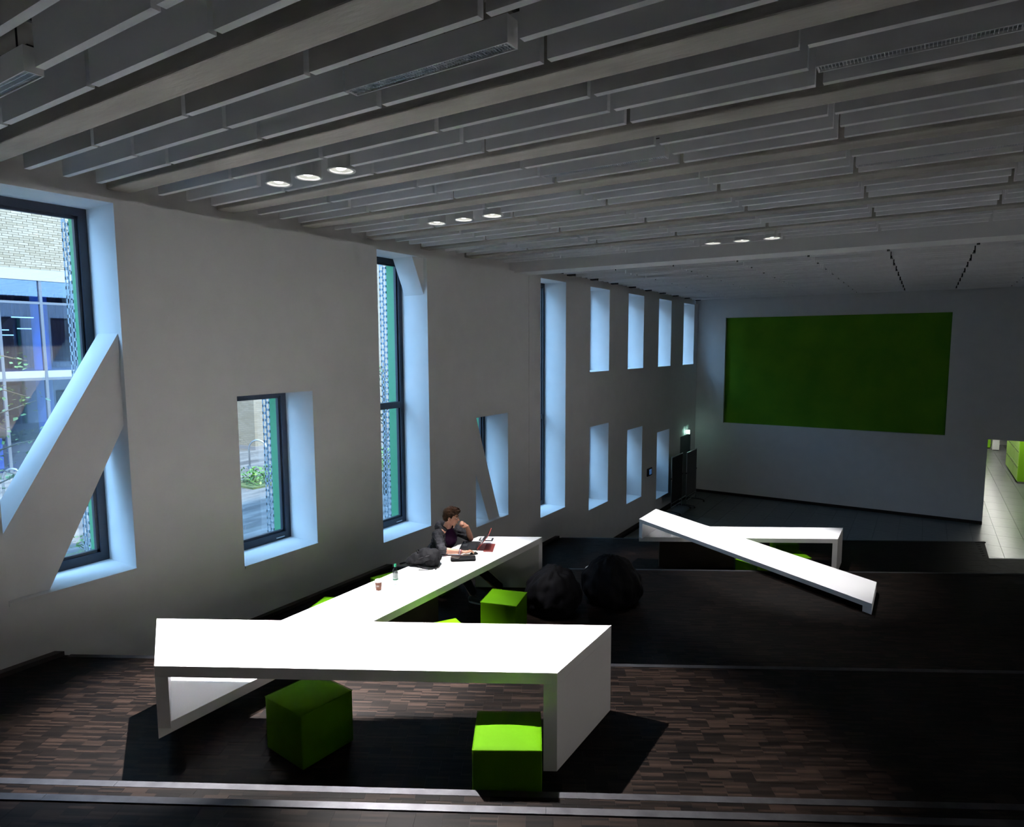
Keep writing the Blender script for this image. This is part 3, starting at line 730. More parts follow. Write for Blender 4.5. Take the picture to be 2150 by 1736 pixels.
# backpack lying on the table edge
def backpack():
    t = tag(empty('backpack', (-5.27, 6.24, ZT), math.radians(28)), 'charcoal backpack slumped on the long table in front of the student', 'backpack')
    m = MB()
    for (c, r) in (((0.03, 0, .105), (.155, .13, .105)), ((.10, .0, .09), (.09, .135, .09)), ((-.08, 0, .085), (.13, .12, .085)), ((-.16, 0, .06), (.10, .11, .055)), ((-.02, .02, .155), (.10, .10, .06)), ((-.22, .0, .035), (.07, .09, .035))):
        m.ball(c, r, 20, 12)
    def dsp(p): return noise.noise(p*9)*.014+noise.noise(Vector((p.x*22, p.y*5, p.z*16)))*.007
    o = remesh(m, 'body', PACK, .008, t, 3, dsp)
    for v in o.data.vertices: v.co.z = max(.001, v.co.z)
    m = MB()
    for (c, r) in (((.115, -.075, .075), (.075, .062, .068)), ((.07, -.095, .06), (.075, .045, .055))): m.ball(c, r, 16, 10)
    o = remesh(m, 'front_pocket', PACKD, .007, t, 3, lambda p: noise.noise(p*25)*.005)
    for v in o.data.vertices: v.co.z = max(.001, v.co.z)
    MB().tube([(.10, -.09, .155), (.03, -.12, .15), (-.06, -.115, .12), (-.13, -.10, .08)], .005, 6).obj('zip', DARKM, t, smooth=True)
    MB().tube([(-.10, -.05, .155), (-.13, 0, .19), (-.10, .05, .16)], .010, 8).obj('haul_loop', PACKD, t, smooth=True)
    MB().tube([(-.20, -.02, .05), (-.30, -.05, .03), (-.34, -.03, .012), (-.30, .03, .008), (-.22, .05, .03)], .012, 8).obj('shoulder_strap', PACKD, t, smooth=True)
    MB().tube([(-.12, -.11, .03), (-.02, -.17, .01), (.08, -.185, .006), (.15, -.15, .006), (.16, -.10, .01)], .008, 8).obj('shoulder_strap', PACKD, t, smooth=True)
    MB().tube([(.12, -.19, .006), (.06, -.215, .005), (-.06, -.225, .005)], .0045, 6).obj('strap_end', DARKM, t, smooth=True)
    for p in ((.155, -.165), (.17, -.13), (.15, -.19)): MB().box(p[0]-.012, p[0]+.012, p[1]-.008, p[1]+.008, .001, .012).obj('buckle', DARKM, t, bevel=.003)
backpack()

# ================================================================== THE STUDENT
def person():
    root = tag(empty('person', (-5.8, 7.08, L1)), 'person in a grey hooded jacket leaning on the long table, fist at mouth', 'person')
    o0 = Vector(root.location)
    def P(x, y, z): return Vector((x, y, z))-o0
    SKIN = noisy('skin', (0.42, 0.21, 0.14), (0.48, 0.25, 0.17), 12, 0.5, spec=.35)
    HAIR = noisy('brown_hair', (0.010, 0.005, 0.003), (0.045, 0.021, 0.010), 40, 0.45, stretch=(1, 1, .25), bump=.6, bscale=90, spec=.08)
    HOOD = noisy('grey_marl_jersey', (0.016, 0.016, 0.019), (0.045, 0.044, 0.049), 26, 0.85, bump=.5, bscale=20, stretch=(1, 1, 2.2), spec=.08)
    TEE = noisy('purple_tshirt', (0.016, 0.006, 0.020), (0.035, 0.010, 0.035), 9, 0.8, spec=.08)
    JEAN = noisy('dark_trousers', (0.006, 0.008, 0.014), (0.012, 0.014, 0.022), 20, 0.8, spec=.08)
    # --- head frame
    hc = P(-5.505, 7.06, 3.065)
    fw = Vector((.90, .42, -.12)).normalized(); sd = Vector((0, 0, 1)).cross(fw).normalized(); up = fw.cross(sd)
    R = Matrix((fw, sd, up)).transposed()                       # local (front, left, up)
    def H(a, b, c): return hc + fw*a + sd*b + up*c
    m = MB()
    m.ball(H(-.012, 0, .028), (.102, .078, .098), 24, 16, R)      # cranium
    m.ball(H(.030, 0, -.030), (.066, .062, .088), 20, 14, R)     # face
    m.ball(H(.048, 0, -.098), (.034, .036, .024), 14, 10, R)     # chin
    for s in (-1, 1):
        m.ball(H(.012, s*.046, -.066), (.050, .016, .034), 12, 8, R)   # jaw
        m.ball(H(.066, s*.034, -.022), (.020, .022, .018), 12, 8, R)   # cheekbone
        m.ball(H(.078, s*.030, .018), (.016, .030, .010), 12, 8, R)    # brow ridge
        m.ball(H(-.006, s*.078, -.012), (.020, .008, .032), 12, 8, R)  # ear
        m.ball(H(-.014, s*.084, -.006), (.012, .006, .024), 10, 8, R)
    capsule(m, H(.090, 0, .008), H(.113, 0, -.034), .0085, .012)       # nose
    for s in (-1, 1): m.ball(H(.100, s*.011, -.038), (.010, .008, .007), 10, 8, R)
    m.ball(H(.088, 0, -.064), (.011, .024, .006), 12, 8, R); m.ball(H(.085, 0, -.075), (.011, .021, .007), 12, 8, R)   # lips
    nb = P(-5.60, 7.07, 2.885)
    chain(m, [(H(-.022, 0, -.05), .056), (H(-.03, 0, -.10), .056), (nb, .062)])
    # --- trunk and legs under the clothes
    ch, be, hp = P(-5.62, 7.08, 2.74), P(-5.72, 7.08, 2.60), P(-5.82, 7.08, 2.495)
    chain(m, [(nb, .06), (ch, .13), (be, .125), (hp, .13)])
    shR, elR, wrR = P(-5.615, 6.875, 2.83), P(-5.335, 6.635, 2.725), P(-5.115, 6.765, 2.705)
    shL, elL, wrL = P(-5.63, 7.285, 2.82), P(-5.362, 7.312, 2.712), P(-5.348, 7.215, 2.915)
    chain(m, [(nb, .055), (shR, .056), (elR, .043), (elR.lerp(wrR, .3), .042), (wrR, .027)])
    chain(m, [(nb, .055), (shL, .056), (elL, .042), (elL.lerp(wrL, .3), .042), (wrL, .027)])
    knR, anR, knL, anL = P(-5.36, 6.98, 2.44), P(-5.12, 7.02, 2.02), P(-5.36, 7.22, 2.44), P(-4.92, 7.38, 2.03)
    chain(m, [(hp+Vector((0, -.09, 0)), .085), (knR, .058), (anR, .038)]); chain(m, [(hp+Vector((0, .09, 0)), .085), (knL, .058), (anL, .038)])
    # --- right hand resting on the mouse
    d = Vector((.62, .66, -.05)).normalized(); sdir = Vector((0, 0, 1)).cross(d).normalized(); un = d.cross(sdir)
    pal = wrR + d*.055
    m.ball(pal, (.050, .040, .017), 16, 10, Matrix((d, sdir, un)).transposed())
    m.ball(wrR + d*.02, (.030, .029, .019), 12, 8, Matrix((d, sdir, un)).transposed())
    for k, (off, ln) in enumerate(((-.031, .066), (-.010, .078), (.011, .074), (.030, .056))):
        a = pal + d*.040 + sdir*off + un*.004; b_ = a + d*ln*.45 + un*.010; c_ = b_ + d*ln*.32 - un*.010; e_ = c_ + d*ln*.22 - un*.016
        chain(m, [(a, .0105), (b_, .0096), (c_, .0088), (e_, .0078)], 10)
    a = pal - d*.015 + sdir*.036; chain(m, [(a, .013), (a+d*.03+sdir*.020-un*.006, .0110), (a+d*.060+sdir*.020-un*.012, .009)], 10)
    # --- left hand, loose fist at the mouth
    d = (H(.135, .012, -.062)-wrL).normalized(); back = Vector((.75, .35, .25)); back = (back-d*back.dot(d)).normalized(); s2 = d.cross(back)
    pal = wrL + d*.045
    m.ball(pal, (.046, .019, .040), 16, 10, Matrix((d, back, s2)).transposed())
    m.ball(wrL + d*.015, (.03, .021, .028), 12, 8, Matrix((d, back, s2)).transposed())
    for k, (off, ln) in enumerate(((-.030, .9), (-.010, 1.0), (.010, .97), (.029, .8))):
        a = pal + d*.040 + s2*off + back*.006; b_ = a + (d*.026-back*.014)*ln; c_ = b_ + (-d*.004-back*.024)*ln; e_ = c_ + (-d*.020+back*.002)*ln
        chain(m, [(a, .0108), (b_, .0098), (c_, .009), (e_, .008)], 10)
    a = pal - d*.012 - s2*.034; chain(m, [(a, .0125), (a+d*.028-s2*.012-back*.012, .0108), (a+d*.050-s2*.002-back*.022, .009)], 10)
    remesh(m, 'body', SKIN, .0052, root, 2)
    EYEW = mat('eye_white', (0.7, 0.68, 0.65), 0.3); EYED = mat('eye_dark', (0.02, 0.012, 0.008), 0.2)
    for s in (-1, 1):
        MB().ball(H(.0835, s*.031, -.002), (.011, .013, .008), 12, 8, R).obj('eye', EYEW, root, smooth=True)
        MB().ball(H(.0925, s*.0315, -.003), (.004, .006, .006), 10, 8, R).obj('iris', EYED, root, smooth=True)
        MB().tube([H(.094, s*.016, .020), H(.096, s*.032, .026), H(.082, s*.050, .022)], .004, 6).obj('eyebrow', HAIR, root, smooth=True)
    MB().tube([H(.098, .020, -.0695), H(.1005, 0, -.0690), H(.098, -.020, -.0695)], .0022, 6).obj('mouth', mat('lip_line', (0.22, 0.07, 0.06), 0.5), root, smooth=True)
    # --- hair: a cap of overlapping locks, swept up and forward at the front
    m = MB()
    m.ball(H(-.022, 0, .048), (.106, .085, .092), 24, 14, R)
    m.ball(H(-.062, 0, .0), (.066, .076, .082), 20, 12, R)
    rr = random.Random(5)
    for k in range(46):
        a = rr.uniform(-2.3, 2.3)+PI*0; el = rr.uniform(.15, 1.45)
        q = Vector((math.cos(a)*math.cos(el)*.100-.02, math.sin(a)*math.cos(el)*.082, math.sin(el)*.092+.045))
        tip = q + Vector((.035+.02*rr.random(), rr.uniform(-.012, .012), .012*rr.random()+(.012 if q.x > .03 else -.004)))
        capsule(m, H(*q), H(*tip), .016, .007, 8)
    for k in range(9):                                     # fringe
        y = -.052+k*.013; a = H(.062, y, .090); capsule(m, a, H(.098-.3*abs(y)*.6, y*1.05, .052+.01*rr.random()), .014, .007, 8)
    for s in (-1, 1):
        for k in range(4): capsule(m, H(-.03+.018*k, s*.077, .04), H(-.034+.018*k, s*.080, -.0-.012*(k < 2)), .012, .006, 8)
    remesh(m, 'hair', HAIR, .0055, root, 1, lambda p: noise.noise(p*70)*.003)
    # --- t-shirt, hooded jacket, trousers, shoes, wristbands
    m = MB(); chain(m, [(nb+Vector((.01, 0, -.03)), .078), (ch+Vector((.02, 0, 0)), .142), (be+Vector((.01, 0, 0)), .140)]); remesh(m, 'tshirt', TEE, .012, root, 3)
    m = MB()
    MB_ = MB()
    o = MB()
    for i, (zz, xx) in enumerate(((2.70, -5.452), (2.735, -5.45))):
        pass
    m = MB()
    for s in (-1, 1):                       # two open fronts so the shirt shows between them
        chain(m, [(ch+Vector((-.03, s*.085, .06)), .112), (ch+Vector((-.02, s*.095, -.04)), .118), (be+Vector((-.01, s*.085, -.02)), .118), (hp+Vector((0, s*.08, -.02)), .118)])
    chain(m, [(nb+Vector((-.05, 0, -.05)), .10), (ch+Vector((-.06, 0, 0)), .135), (be+Vector((-.04, 0, 0)), .13), (hp+Vector((-.02, 0, 0)), .13)])
    chain(m, [(nb+Vector((-.03, -.06, -.05)), .075), (shR, .078), (shR.lerp(elR, .5), .066), (elR+Vector((-.005, 0, .006)), .060), (elR.lerp(wrR, .12), .055)])
    chain(m, [(nb+Vector((-.03, .06, -.05)), .075), (shL, .078), (shL.lerp(elL, .5), .064), (elL.lerp(shL, .10)+Vector((0, 0, .006)), .056)])
    def wrk(p): return noise.noise(Vector((p.x*11, p.y*11, p.z*34)))*.010+noise.noise(p*24)*.005
    remesh(m, 'jacket', HOOD, .0085, root, 3, wrk)
    m = MB(); pts = []                       # hood lying round the neck
    for k in range(15):
        a = PI*(-.62+1.24*k/14)+PI
        rad = .088+.018*math.cos(a-PI); pts.append((nb + Vector((math.cos(a)*rad*1.05-.010, math.sin(a)*rad*1.05, .030-.030*math.cos(a)*1.0-.012)), .030+.016*(.5-.5*math.cos(a))))
    chain(m, pts)
    for k in range(7):
        a = PI*(-.3+.6*k/6)+PI; m.ball(nb+Vector((math.cos(a)*.115-.02, math.sin(a)*.10, .005)), (.05, .05, .055), 12, 8)
    chain(m, [(pts[0][0], .028), (ch+Vector((.10, -.055, .035)), .020)]); chain(m, [(pts[-1][0], .028), (ch+Vector((.10, .055, .035)), .020)])
    remesh(m, 'hood', HOOD, .007, root, 2, lambda p: noise.noise(p*30)*.006)
    m = MB(); chain(m, [(hp, .15), (hp+Vector((.06, -.09, -.0)), .10), (knR, .072), (anR+Vector((0, 0, .05)), .055)]); chain(m, [(hp, .15), (hp+Vector((.06, .09, 0)), .10), (knL, .072), (anL+Vector((0, 0, .05)), .055)])
    remesh(m, 'trousers', JEAN, .011, root, 3, lambda p: noise.noise(p*14)*.008)
    SHOE = mat('dark_shoe', (0.012, 0.012, 0.013), 0.6); SOLE = mat('shoe_sole', (0.25, 0.23, 0.2), 0.7)
    for an, dr in ((anR, .1), (anL, .3)):
        m = MB(); dd = Vector((math.cos(dr), math.sin(dr), 0)); base = Vector((an.x, an.y, 0))
        chain(m, [(base+Vector((0, 0, .085)), .045), (base+Vector((0, 0, .05))-dd*.03, .042)]); chain(m, [(base+Vector((0, 0, .06)), .046), (base+dd*.10+Vector((0, 0, .045)), .042), (base+dd*.18+Vector((0, 0, .04)), .034)])
        so = remesh(m, 'shoe', SHOE, .008, root, 2)
        for v in so.data.vertices: v.co.z = max(.012, v.co.z)
        m = MB(); pl = []
        for k in range(16):
            a = 2*PI*k/16; q = base+dd*.07 + dd*math.cos(a)*.135 + Vector((-dd.y, dd.x, 0))*math.sin(a)*.046; pl.append((q.x, q.y))
        m.prism(pl, .001, .02).obj('sole', SOLE, root)
    ax_ = (wrR-elR).normalized(); x_ = ax_.orthogonal().normalized(); y_ = ax_.cross(x_)
    for off, col, rr_ in ((-.004, (0.25, 0.02, 0.07), .0315), (-.018, (0.55, 0.52, 0.5), .0325), (-.028, (0.10, 0.02, 0.05), .033)):
        c = wrR + ax_*off
        MB().tube([c + (x_*math.cos(a)+y_*math.sin(a))*rr_ for a in [2*PI*k/20 for k in range(20)]], .0045, 6, closed=True).obj('wristband', mat('wristband', col, .5), root, smooth=True)
person()

# ================================================================== DOOR, SIGN, WALL CONTROL
DOORM = mat('door_grey', (0.055, 0.06, 0.068), 0.5)
t = tag(empty('door_1', (XW, 22.86, L3)), kind='structure')
MB().box(-.10, -.05, -.595, .595, .005, 2.265).obj('door_leaf', DOORM, t)
m = MB(); m.box(-.10, .0, -.60, -.555, 0, 2.27).box(-.10, .0, .555, .60, 0, 2.27).box(-.10, .0, -.555, .555, 2.225, 2.27); m.obj('door_frame', DOORM, t)
MB().tube([(-.05, -.5, 1.05), (.0, -.5, 1.05), (.0, -.38, 1.05)], .01, 8).obj('door_handle', STEEL, t, smooth=True)
t = tag(empty('exit_sign', (XW, 22.86, 2.31)), 'small glowing emergency exit sign above the door in the far corner', 'exit sign')
MB().box(0, .02, -.03, .03, .13, .18).obj('bracket', WHITEM, t)
MB().box(.02, .16, -.018, .018, 0, .15).obj('housing', WHITEM, t, bevel=.003)
SIGN = mat('exit_sign_glow', (0.5, 0.9, 0.75), 0.4, emit=(0.55, 1.0, 0.85), estr=7.0); SIGNG = mat('exit_sign_green', (0.0, 0.25, 0.12), 0.4, emit=(0.0, 0.5, 0.25), estr=1.2)
for s in (-1, 1):
    f = MB().box(.026, .154, min(s*.018, s*.0195), max(s*.018, s*.0195), .008, .142).obj('face', SIGN, t)
    g = MB(); yy = (min(s*.0195, s*.0205), max(s*.0195, s*.0205))
    g.box(.115, .145, *yy, .03, .12)                            # door symbol
    g.box(.05, .09, *yy, .07, .08); g.prism([(.045, yy[0]), (.06, yy[0]), (.06, yy[1]), (.045, yy[1])], .06, .09)
    g.box(.07, .082, *yy, .095, .112); g.box(.066, .082, *yy, .055, .095)
    g.obj('pictogram', SIGNG, f)
t = tag(empty('wall_control', (XW, 19.235, 1.40)), 'small dark wall control panel with a blue display between two windows', 'control panel')
MB().box(0, .035, -.19, .19, 0, .245).obj('housing', DARKM, t, bevel=.004)
MB().box(.035, .038, -.06, .14, .04, .205).obj('display', mat('display_blue', (0.015, 0.03, 0.07), 0.2, emit=(0.02, 0.05, 0.12), estr=.6), t)

# ================================================================== MOBILE PIN BOARDS
FELT = noisy('grey_felt', (0.09, 0.088, 0.09), (0.11, 0.108, 0.11), 60, 0.95)
FELTB = noisy('black_felt', (0.004, 0.004, 0.005), (0.007, 0.007, 0.008), 60, 0.95)
def pinboard(x, y, rz, label, felt, wd=1.04):
    t = tag(empty('pin_board', (x, y, L3), rz), label, 'pin board', 'mobile pin boards')
    MB().box(-wd/2, wd/2, -.012, .012, .36, 1.86).obj('felt_panel', felt, t)
    for z_ in (1.855, .345): MB().box(-wd/2-.01, wd/2+.01, -.016, .016, z_, z_+.017).obj('board_rail', STEEL, t)
    for s in (-1, 1):
        p = s*(wd/2+.022)
        MB().tube([(p, 0, .085), (p, 0, 1.89)], .014, 10).obj('upright', STEEL, t, smooth=True)
        MB().box(p-.03, p+.03, -.02, .02, 1.15, 1.19).obj('clamp', DARKM, t)
        m = MB(); m.tube([(p, -.30, .065), (p, -.15, .085), (p, .15, .085), (p, .30, .065)], .014, 8); f = m.obj('foot_bar', DARKM, t, smooth=True)
        for q in (-.30, .30): MB().lathe([(.028, -.012), (.028, .012)], seg=14).obj('caster', DARKM, f, loc=(p, q, .028)).rotation_euler = (0, PI/2, 0)
    MB().tube([(-wd/2-.02, 0, .22), (wd/2+.02, 0, .22)], .010, 8).obj('cross_bar', STEEL, t, smooth=True)
pinboard(-6.75, 20.75, math.radians(90), 'nearer mobile pin board with a black face by the left wall', FELTB)
pinboard(-6.64, 21.95, math.radians(90), 'farther mobile pin board with a dark grey face in the back corner', FELT)

# ================================================================== CORRIDOR BEHIND THE OPENING
CW = mat('corridor_paint', (0.75, 0.76, 0.76), 0.6)
def corridor():
    y0, y1, x0, x1 = YB+.3, 44.2, 0.9, 6.5
    tag(MB().box(x0-.2, x0, y0, y1, -.3, 3.3).obj('wall_corridor_left', CW), kind='structure')
    tag(MB().box(x1, x1+.2, y0, y1, -.3, 3.3).obj('wall_corridor_right', CW), kind='structure')
    tag(MB().box(x0-.2, x1+.2, y1, y1+.2, -.3, 3.3).obj('wall_corridor_end', CW), kind='structure')
    tag(MB().box(x0-.2, x1+.2, y0, y1, 3.0, 3.3).obj('ceiling_corridor', CW), kind='structure')
    tag(MB().box(x0-.2, x1+.2, YB, y1, -.25, L3-.012).obj('floor_corridor', GROUT), kind='structure')
    for i, y in enumerate((27.0, 31.5, 36, 40.5)):
        t = tag(empty('corridor_light', (2.9, y, 2.95)), 'long bright ceiling light in the corridor, number %s from the opening' % ('one', 'two', 'three', 'four')[i], 'ceiling light', 'corridor ceiling lights')
        MB().box(-.15, .15, -.75, .75, 0, .05).obj('housing', WHITEM, t)
        MB().box(-.13, .13, -.73, .73, -.004, 0).obj('diffuser', mat('corridor_diffuser', (1, 1, 1), .5, emit=(1, .98, .92), estr=20.0), t)
    LG = mat('locker_front', (0.38, 0.62, 0.10), 0.35); LS = mat('locker_side', (0.20, 0.46, 0.01), 0.35)
    t = tag(empty('locker_block', (3.27, 32.0, L3)), 'green locker block with slotted drawers on the right of the corridor', 'locker')
    MB().box(0.004, 1.6, 0, 4.4, .08, 2.6).obj('carcass', LS, t)
    MB().box(.05, 1.6, .03, 4.37, 0, .08).obj('plinth', mat('plinth_grey', (.2, .2, .2), .5), t)
    for r in range(4):
        for c in range(3):
            d = MB().box(-.014, .004, .02+c*1.46, .02+c*1.46+1.44, .10+r*.62, .10+r*.62+.60).obj('locker_door', LG, t, bevel=.002)
            MB().box(-.018, -.013, .06+c*1.46, 1.3+c*1.46, .10+r*.62+.50, .10+r*.62+.525).obj('slot', DARKM, d)
    t = tag(empty('cabinet', (3.27, 41.6, L3)), 'plain white cabinet at the far end of the corridor', 'cabinet')
    MB().box(-.14, .15, 0, .6, .03, 2.4).obj('carcass', WHITEM, t); MB().box(-.12, .13, .02, .58, 0, .03).obj('plinth', DARKM, t); MB().box(-.135, .145, -.012, 0, .05, 2.38).obj('cabinet_door', WHITEM, t)
    t = tag(empty('cabinet', (2.55, 42.2, L3)), 'green cabinet at the far end of the corridor, left of the white one', 'cabinet')
    MB().box(-.5, .54, 0, .6, .05, 2.4).obj('carcass', LS, t); MB().box(-.48, .52, .02, .58, 0, .05).obj('plinth', DARKM, t); MB().box(-.495, .535, -.012, 0, .06, 2.38).obj('cabinet_door', LS, t)
corridor()

# ================================================================== OUTSIDE
GZ = 1.9
PAVE = noisy('paving', (0.035, 0.036, 0.04), (0.13, 0.13, 0.13), 1.3, 0.8, detail=8, stretch=(2.2, .6, 1), lo=.35, hi=.65)
tag(MB().box(-60, XO-.3, -12, 62, GZ-.3, GZ).obj('ground_outside', PAVE), kind='structure')
tag(MB().box(XO-.3, XO, -12, 62, -1, GZ-.02).obj('trim_plinth', CONC), kind='structure')

def brick_wall_mat():
    m = mat('cream_brickwork', (.5, .48, .42), .85); n, l, b = nodes(m)
    tc = n.new('ShaderNodeNewGeometry'); sx = n.new('ShaderNodeSeparateXYZ'); l.new(tc.outputs['Position'], sx.inputs[0])
    ad = n.new('ShaderNodeMath'); l.new(sx.outputs[0], ad.inputs[0]); l.new(sx.outputs[1], ad.inputs[1])
    c = n.new('ShaderNodeCombineXYZ'); l.new(ad.outputs[0], c.inputs[0]); l.new(sx.outputs[2], c.inputs[1])
    br = n.new('ShaderNodeTexBrick'); br.inputs['Scale'].default_value = 1.0; br.inputs['Brick Width'].default_value = .255; br.inputs['Row Height'].default_value = .066
    br.inputs['Mortar Size'].default_value = .006; br.inputs['Color1'].default_value = (.20, .18, .145, 1); br.inputs['Color2'].default_value = (.155, .135, .10, 1); br.inputs['Mortar'].default_value = (.10, .098, .09, 1)
    l.new(c.outputs[0], br.inputs['Vector']); l.new(br.outputs['Color'], b.inputs['Base Color'])
    return m
BRW = brick_wall_mat()
BRICK = mat('cream_brick', (.5, .48, .42), .85)
n, l, b = nodes(BRICK); oi = n.new('ShaderNodeObjectInfo'); rp = n.new('ShaderNodeValToRGB')
rp.color_ramp.elements[0].color = (.165, .145, .105, 1); rp.color_ramp.elements[1].color = (.225, .205, .165, 1); l.new(oi.outputs['Random'], rp.inputs[0]); l.new(rp.outputs[0], b.inputs['Base Color'])
CLAD = noisy('dark_ribbed_cladding', (0.025, 0.032, 0.05), (0.05, 0.06, 0.085), 2, .5)
MULL = mat('mullion_grey', (0.10, 0.115, 0.14), .4, .3)
GLASSB = glass_mat('facade_glass', (.34, .50, .80), .10)
XB_ = -22.0
def building():
    t = tag(empty('brick_building', (XB_, 9, GZ)), 'cream brick building with a glazed base across the yard, behind the left window', 'building')
    o = Vector(t.location)
    def part(name, m, x0, x1, y0, y1, z0, z1, par=t): return MB().box(x0-o.x, x1-o.x, y0-o.y, y1-o.y, z0-o.z, z1-o.z).obj(name, m, par)
    part('brick_wall', BRW, XB_-4, XB_-.02, -10, 13.95, 7.72, 13)
    part('lintel', mat('lintel_grey', (.22, .25, .28), .6), XB_-.3, XB_+.02, -10, 13.2, 7.40, 7.72)
    part('back_wall', CLAD, XB_-4.2, XB_-4, -10, 13.2, GZ, 7.4)
    part('floor_slab', mat('slab_white', (.20, .22, .23), .6), XB_-4, XB_-.02, -10, 13.2, 4.55, 4.78)
    part('ceiling_plate', mat('plate_blue', (.10, .12, .16), .6), XB_-4, XB_-.1, -10, 13.2, 7.36, 7.40)
    me = MB().box(-.02, .02, -.02, .02, 0, 2.7).mesh('cladding_rib', CLAD)
    for k in range(60): link('cladding_rib', me, t, loc=(-3.97, 5.2-9+k*.11, 4.7-GZ))
    for y in (4.63, 5.69, 6.75, 7.81, 8.87, 9.93, 10.99, 12.05):
        part('mullion', MULL, XB_-.12, XB_, y-.035, y+.035, GZ, 7.4)
        part('pane', GLASSB, XB_-.07, XB_-.06, y+.035, y+1.025, 4.78, 7.4)
        part('pane', GLASSB, XB_-.07, XB_-.06, y+.035, y+1.025, GZ, 4.55)
    part('transom', MULL, XB_-.11, XB_-.01, 4.5, 13.1, 6.72, 6.79); part('transom', MULL, XB_-.11, XB_-.01, 4.5, 13.1, 4.5, 4.58)
    MB().lathe([(.22, 0), (.22, 5.4)], seg=24).obj('column', mat('column_pale', (.5, .55, .58), .6), t, loc=(-1.4, .35, 0), smooth=False)
    part('wall_opening', mat('opening_black', (.006, .007, .01), .5), XB_-4.0, XB_-3.9, 8.1, 8.8, 5.0, 6.9); part('wall_opening', mat('opening_black2', (.006, .007, .01), .5), XB_-4.0, XB_-3.9, 6.7, 7.3, 5.0, 6.9)
    MB().prism_x([(-1.6, 2.9), (-1.3, 2.9), (.4, 4.6), (.1, 4.6)], -3.2, -2.6).obj('stair_flight', mat('stair_dark', (.03, .03, .035), .6), t)
    GSTRIP = mat('glow_strip', (1, 1, 1), .5, emit=(1, .97, .9), estr=3.0)  # glowing strips put in as bright dashes behind the facade glass
    for (y, z, x) in ((7.95, 6.2, -1.3), (8.75, 6.35, -1.0), (7.7, 5.95, -2.2), (8.6, 6.0, -2.4), (9.4, 6.05, -2.4), (8.9, 5.85, -2.9)): MB().box(x-.03, x+.03, y-9-.28, y-9+.28, z-GZ, z-GZ+.03).obj('glow_strip', GSTRIP, t)
    part('counter', mat('counter_white', (.6, .62, .62), .5), XB_-1.6, XB_-.9, 6.6, 7.95, GZ, GZ+.9)
    for k in range(3): part('parcel', mat('parcel_brown', (.30+.03*k, .15, .06), .7), XB_-1.4, XB_-1.2, 7.2+k*.22, 7.38+k*.22, GZ+.9, GZ+1.15)
    bm_ = MB().box(0, .03, -.122, .122, 0, .058).mesh('brick', BRICK); cnt = 0
    for c in range(30):
        z = 7.725+c*.066; off = (c % 2)*.128+((c*7) % 5)*.01
        for k in range(10):
            y = 7.25+k*.255+off
            link('brick', bm_, t, loc=(-.02+random.uniform(-.003, .003), y-9, z-GZ)); cnt += 1
    t2 = tag(empty('brick_building', (-19.5, 22, GZ)), 'cream brick wing with a projecting corner, behind the small window and the tall window', 'building')
    MB().box(-10, 0, -7.95, 24, 0, 11).obj('brick_wall', BRW, t2)
    MB().box(-10, .02, -7.97, 24, -.01, .12).obj('plinth', mat('plinth_dark', (.14, .14, .15), .8), t2)
    MB().box(-10.1, .1, -8.05, 24, 11, 11.25).obj('coping', MULL, t2)
    MB().box(.01, .05, -7.2, -6.85, 1.0, 5.2).obj('downpipe', MULL, t2)
building()

LEAF = noisy('leaf_green', (0.022, 0.085, 0.010), (0.06, 0.16, 0.020), 3, .5)
n, l, b = nodes(LEAF); b.inputs['Transmission Weight'].default_value = 0.0
BARK = noisy('bark', (0.05, 0.045, 0.035), (0.10, 0.09, 0.07), 14, .9)
def tree(x, y, h, rad, zc, nleaf, seed, label, leaf=.075):
    rr = random.Random(seed)
    t = tag(empty('tree', (x, y, GZ)), label, 'tree', 'young trees in the yard')
    m = MB(); m.tube([(0, 0, 0), (.03, .02, h*.4), (0, .05, h*.75), (.02, .03, h)], [.055, .045, .03, .012], 8); 
    f = MB(); ends = []
    for k in range(26):
        z = h*(.28+.68*k/26); a = k*2.4; ln = rad*(1.1-.5*(k/26))*rr.uniform(.7, 1.1)
        p0 = Vector((0, .03, z)); p1 = p0+Vector((math.cos(a)*ln*.55, math.sin(a)*ln*.55, .18)); p2 = p0+Vector((math.cos(a)*ln, math.sin(a)*ln, .22+rr.uniform(-.2, .15)))
        m.tube([p0, p1, p2], [.016, .010, .004], 5)
        for q in range(nleaf//26):
            u = rr.uniform(.25, 1.08); p = (p0.lerp(p1, u*2) if u < .5 else p1.lerp(p2, (u-.5)*2))+Vector((rr.gauss(0, .10), rr.gauss(0, .10), rr.gauss(0, .09)))
            d = Vector((rr.gauss(0, 1), rr.gauss(0, 1), rr.gauss(-.2, .5))).normalized(); s = d.cross(Vector((rr.gauss(0, .3), rr.gauss(0, .3), 1))).normalized(); nn = s.cross(d)
            L = leaf*rr.uniform(.7, 1.25)
            f.add([p, p+d*L*.45+s*L*.34+nn*L*.08, p+d*L, p+d*L*.45-s*L*.34+nn*L*.08, p+d*L*.5], [(0, 4, 1), (1, 4, 2), (2, 4, 3), (3, 4, 0)])
    m.obj('trunk', BARK, t, smooth=True); tag(f.obj('foliage', LEAF, t), kind='stuff')
tree(-10.7, 3.3, 3.6, 1.15, 4.2, 620, 2, 'young leafy tree just outside the left window')
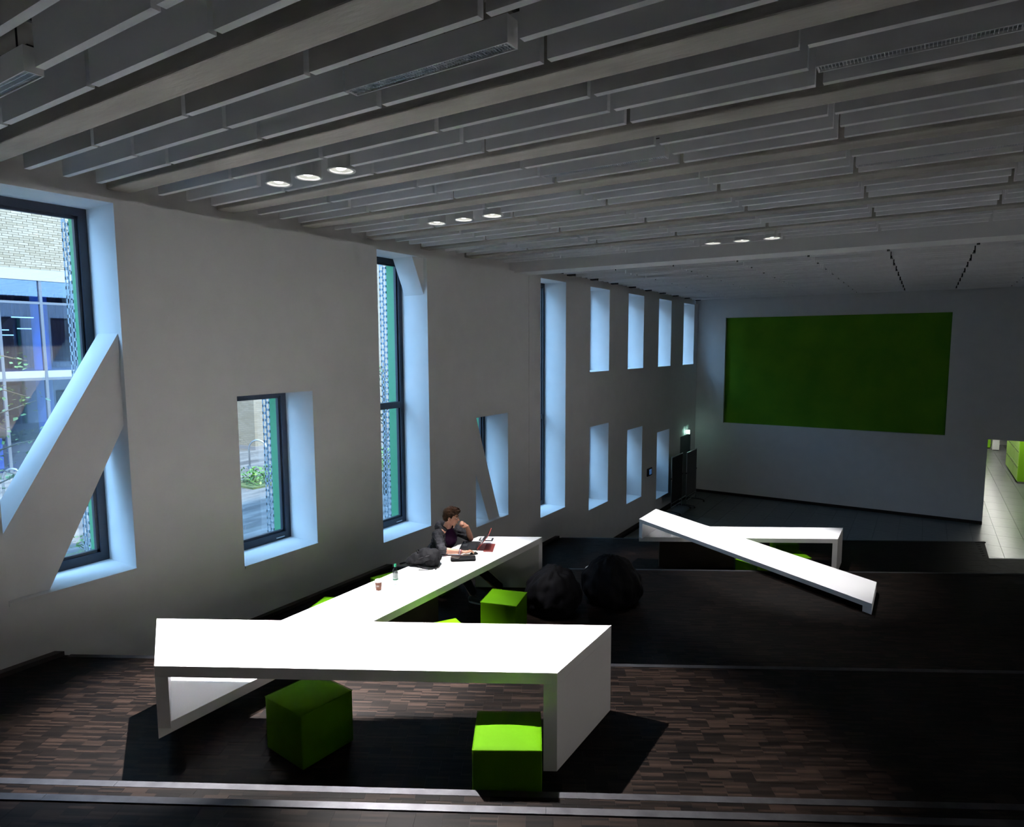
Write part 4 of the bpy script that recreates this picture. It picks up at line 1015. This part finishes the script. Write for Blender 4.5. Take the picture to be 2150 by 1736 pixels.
tree(-10.9, 11.4, 3.2, .9, 3.6, 560, 4, 'young leafy tree outside the tall window above the student')
def hoop(x, y, label, rz=0.4):
    t = tag(empty('bike_stand', (x, y, GZ), rz), label, 'bike stand', 'steel hoop bike stands')
    pts = [(-.28, 0, 0), (-.28, 0, .62)] + [(-.28*math.cos(a), 0, .62+.26*math.sin(a)) for a in [PI*k/10 for k in range(1, 10)]] + [(.28, 0, .62), (.28, 0, 0)]
    MB().tube(pts, .024, 8).obj('hoop', STEEL, t, smooth=True)
    for s in (-.28, .28): MB().lathe([(.06, 0), (.06, .008)], (s, 0, 0), 14).obj('base_plate', STEEL, t)
hoop(-16.2, 11.75, 'steel hoop bike stand seen through the small window'); hoop(-17.0, 6.05, 'steel hoop bike stand seen through the left window')
SOIL = noisy('planting_soil', (0.03, 0.05, 0.02), (0.07, 0.11, 0.04), 6, .9)
def hedge(x, y, lx, ly, h, seed, label):
    rr = random.Random(seed); t = tag(empty('shrub_bed', (x, y, GZ)), label, 'shrubs', 'low shrub beds in the yard')
    MB().box(-lx/2-.1, lx/2+.1, -ly/2-.1, ly/2+.1, 0, .05).obj('bed', SOIL, t)
    f = MB()
    for k in range(int(900*lx*ly/2)+150):
        p = Vector((rr.uniform(-lx/2, lx/2), rr.uniform(-ly/2, ly/2), rr.uniform(.03, h)))
        d = Vector((rr.gauss(0, 1), rr.gauss(0, 1), rr.gauss(.4, .5))).normalized(); s = d.cross(Vector((rr.gauss(0, .3), rr.gauss(0, .3), 1))).normalized(); L = .09*rr.uniform(.7, 1.3)
        f.add([p, p+d*L*.45+s*L*.3, p+d*L, p+d*L*.45-s*L*.3], [(0, 1, 2, 3)])
    tag(f.obj('foliage', LEAF, t), kind='stuff')
hedge(-14.6, 11.2, .9, 2.2, .35, 3, 'low green shrub bed seen through the small window')
hedge(-13.5, 14.6, .9, 2.4, .5, 5, 'low green shrub bed seen low through the tall window')
hedge(-11.6, 5.9, .9, 1.8, .4, 6, 'low green shrub bed seen low through the left window')
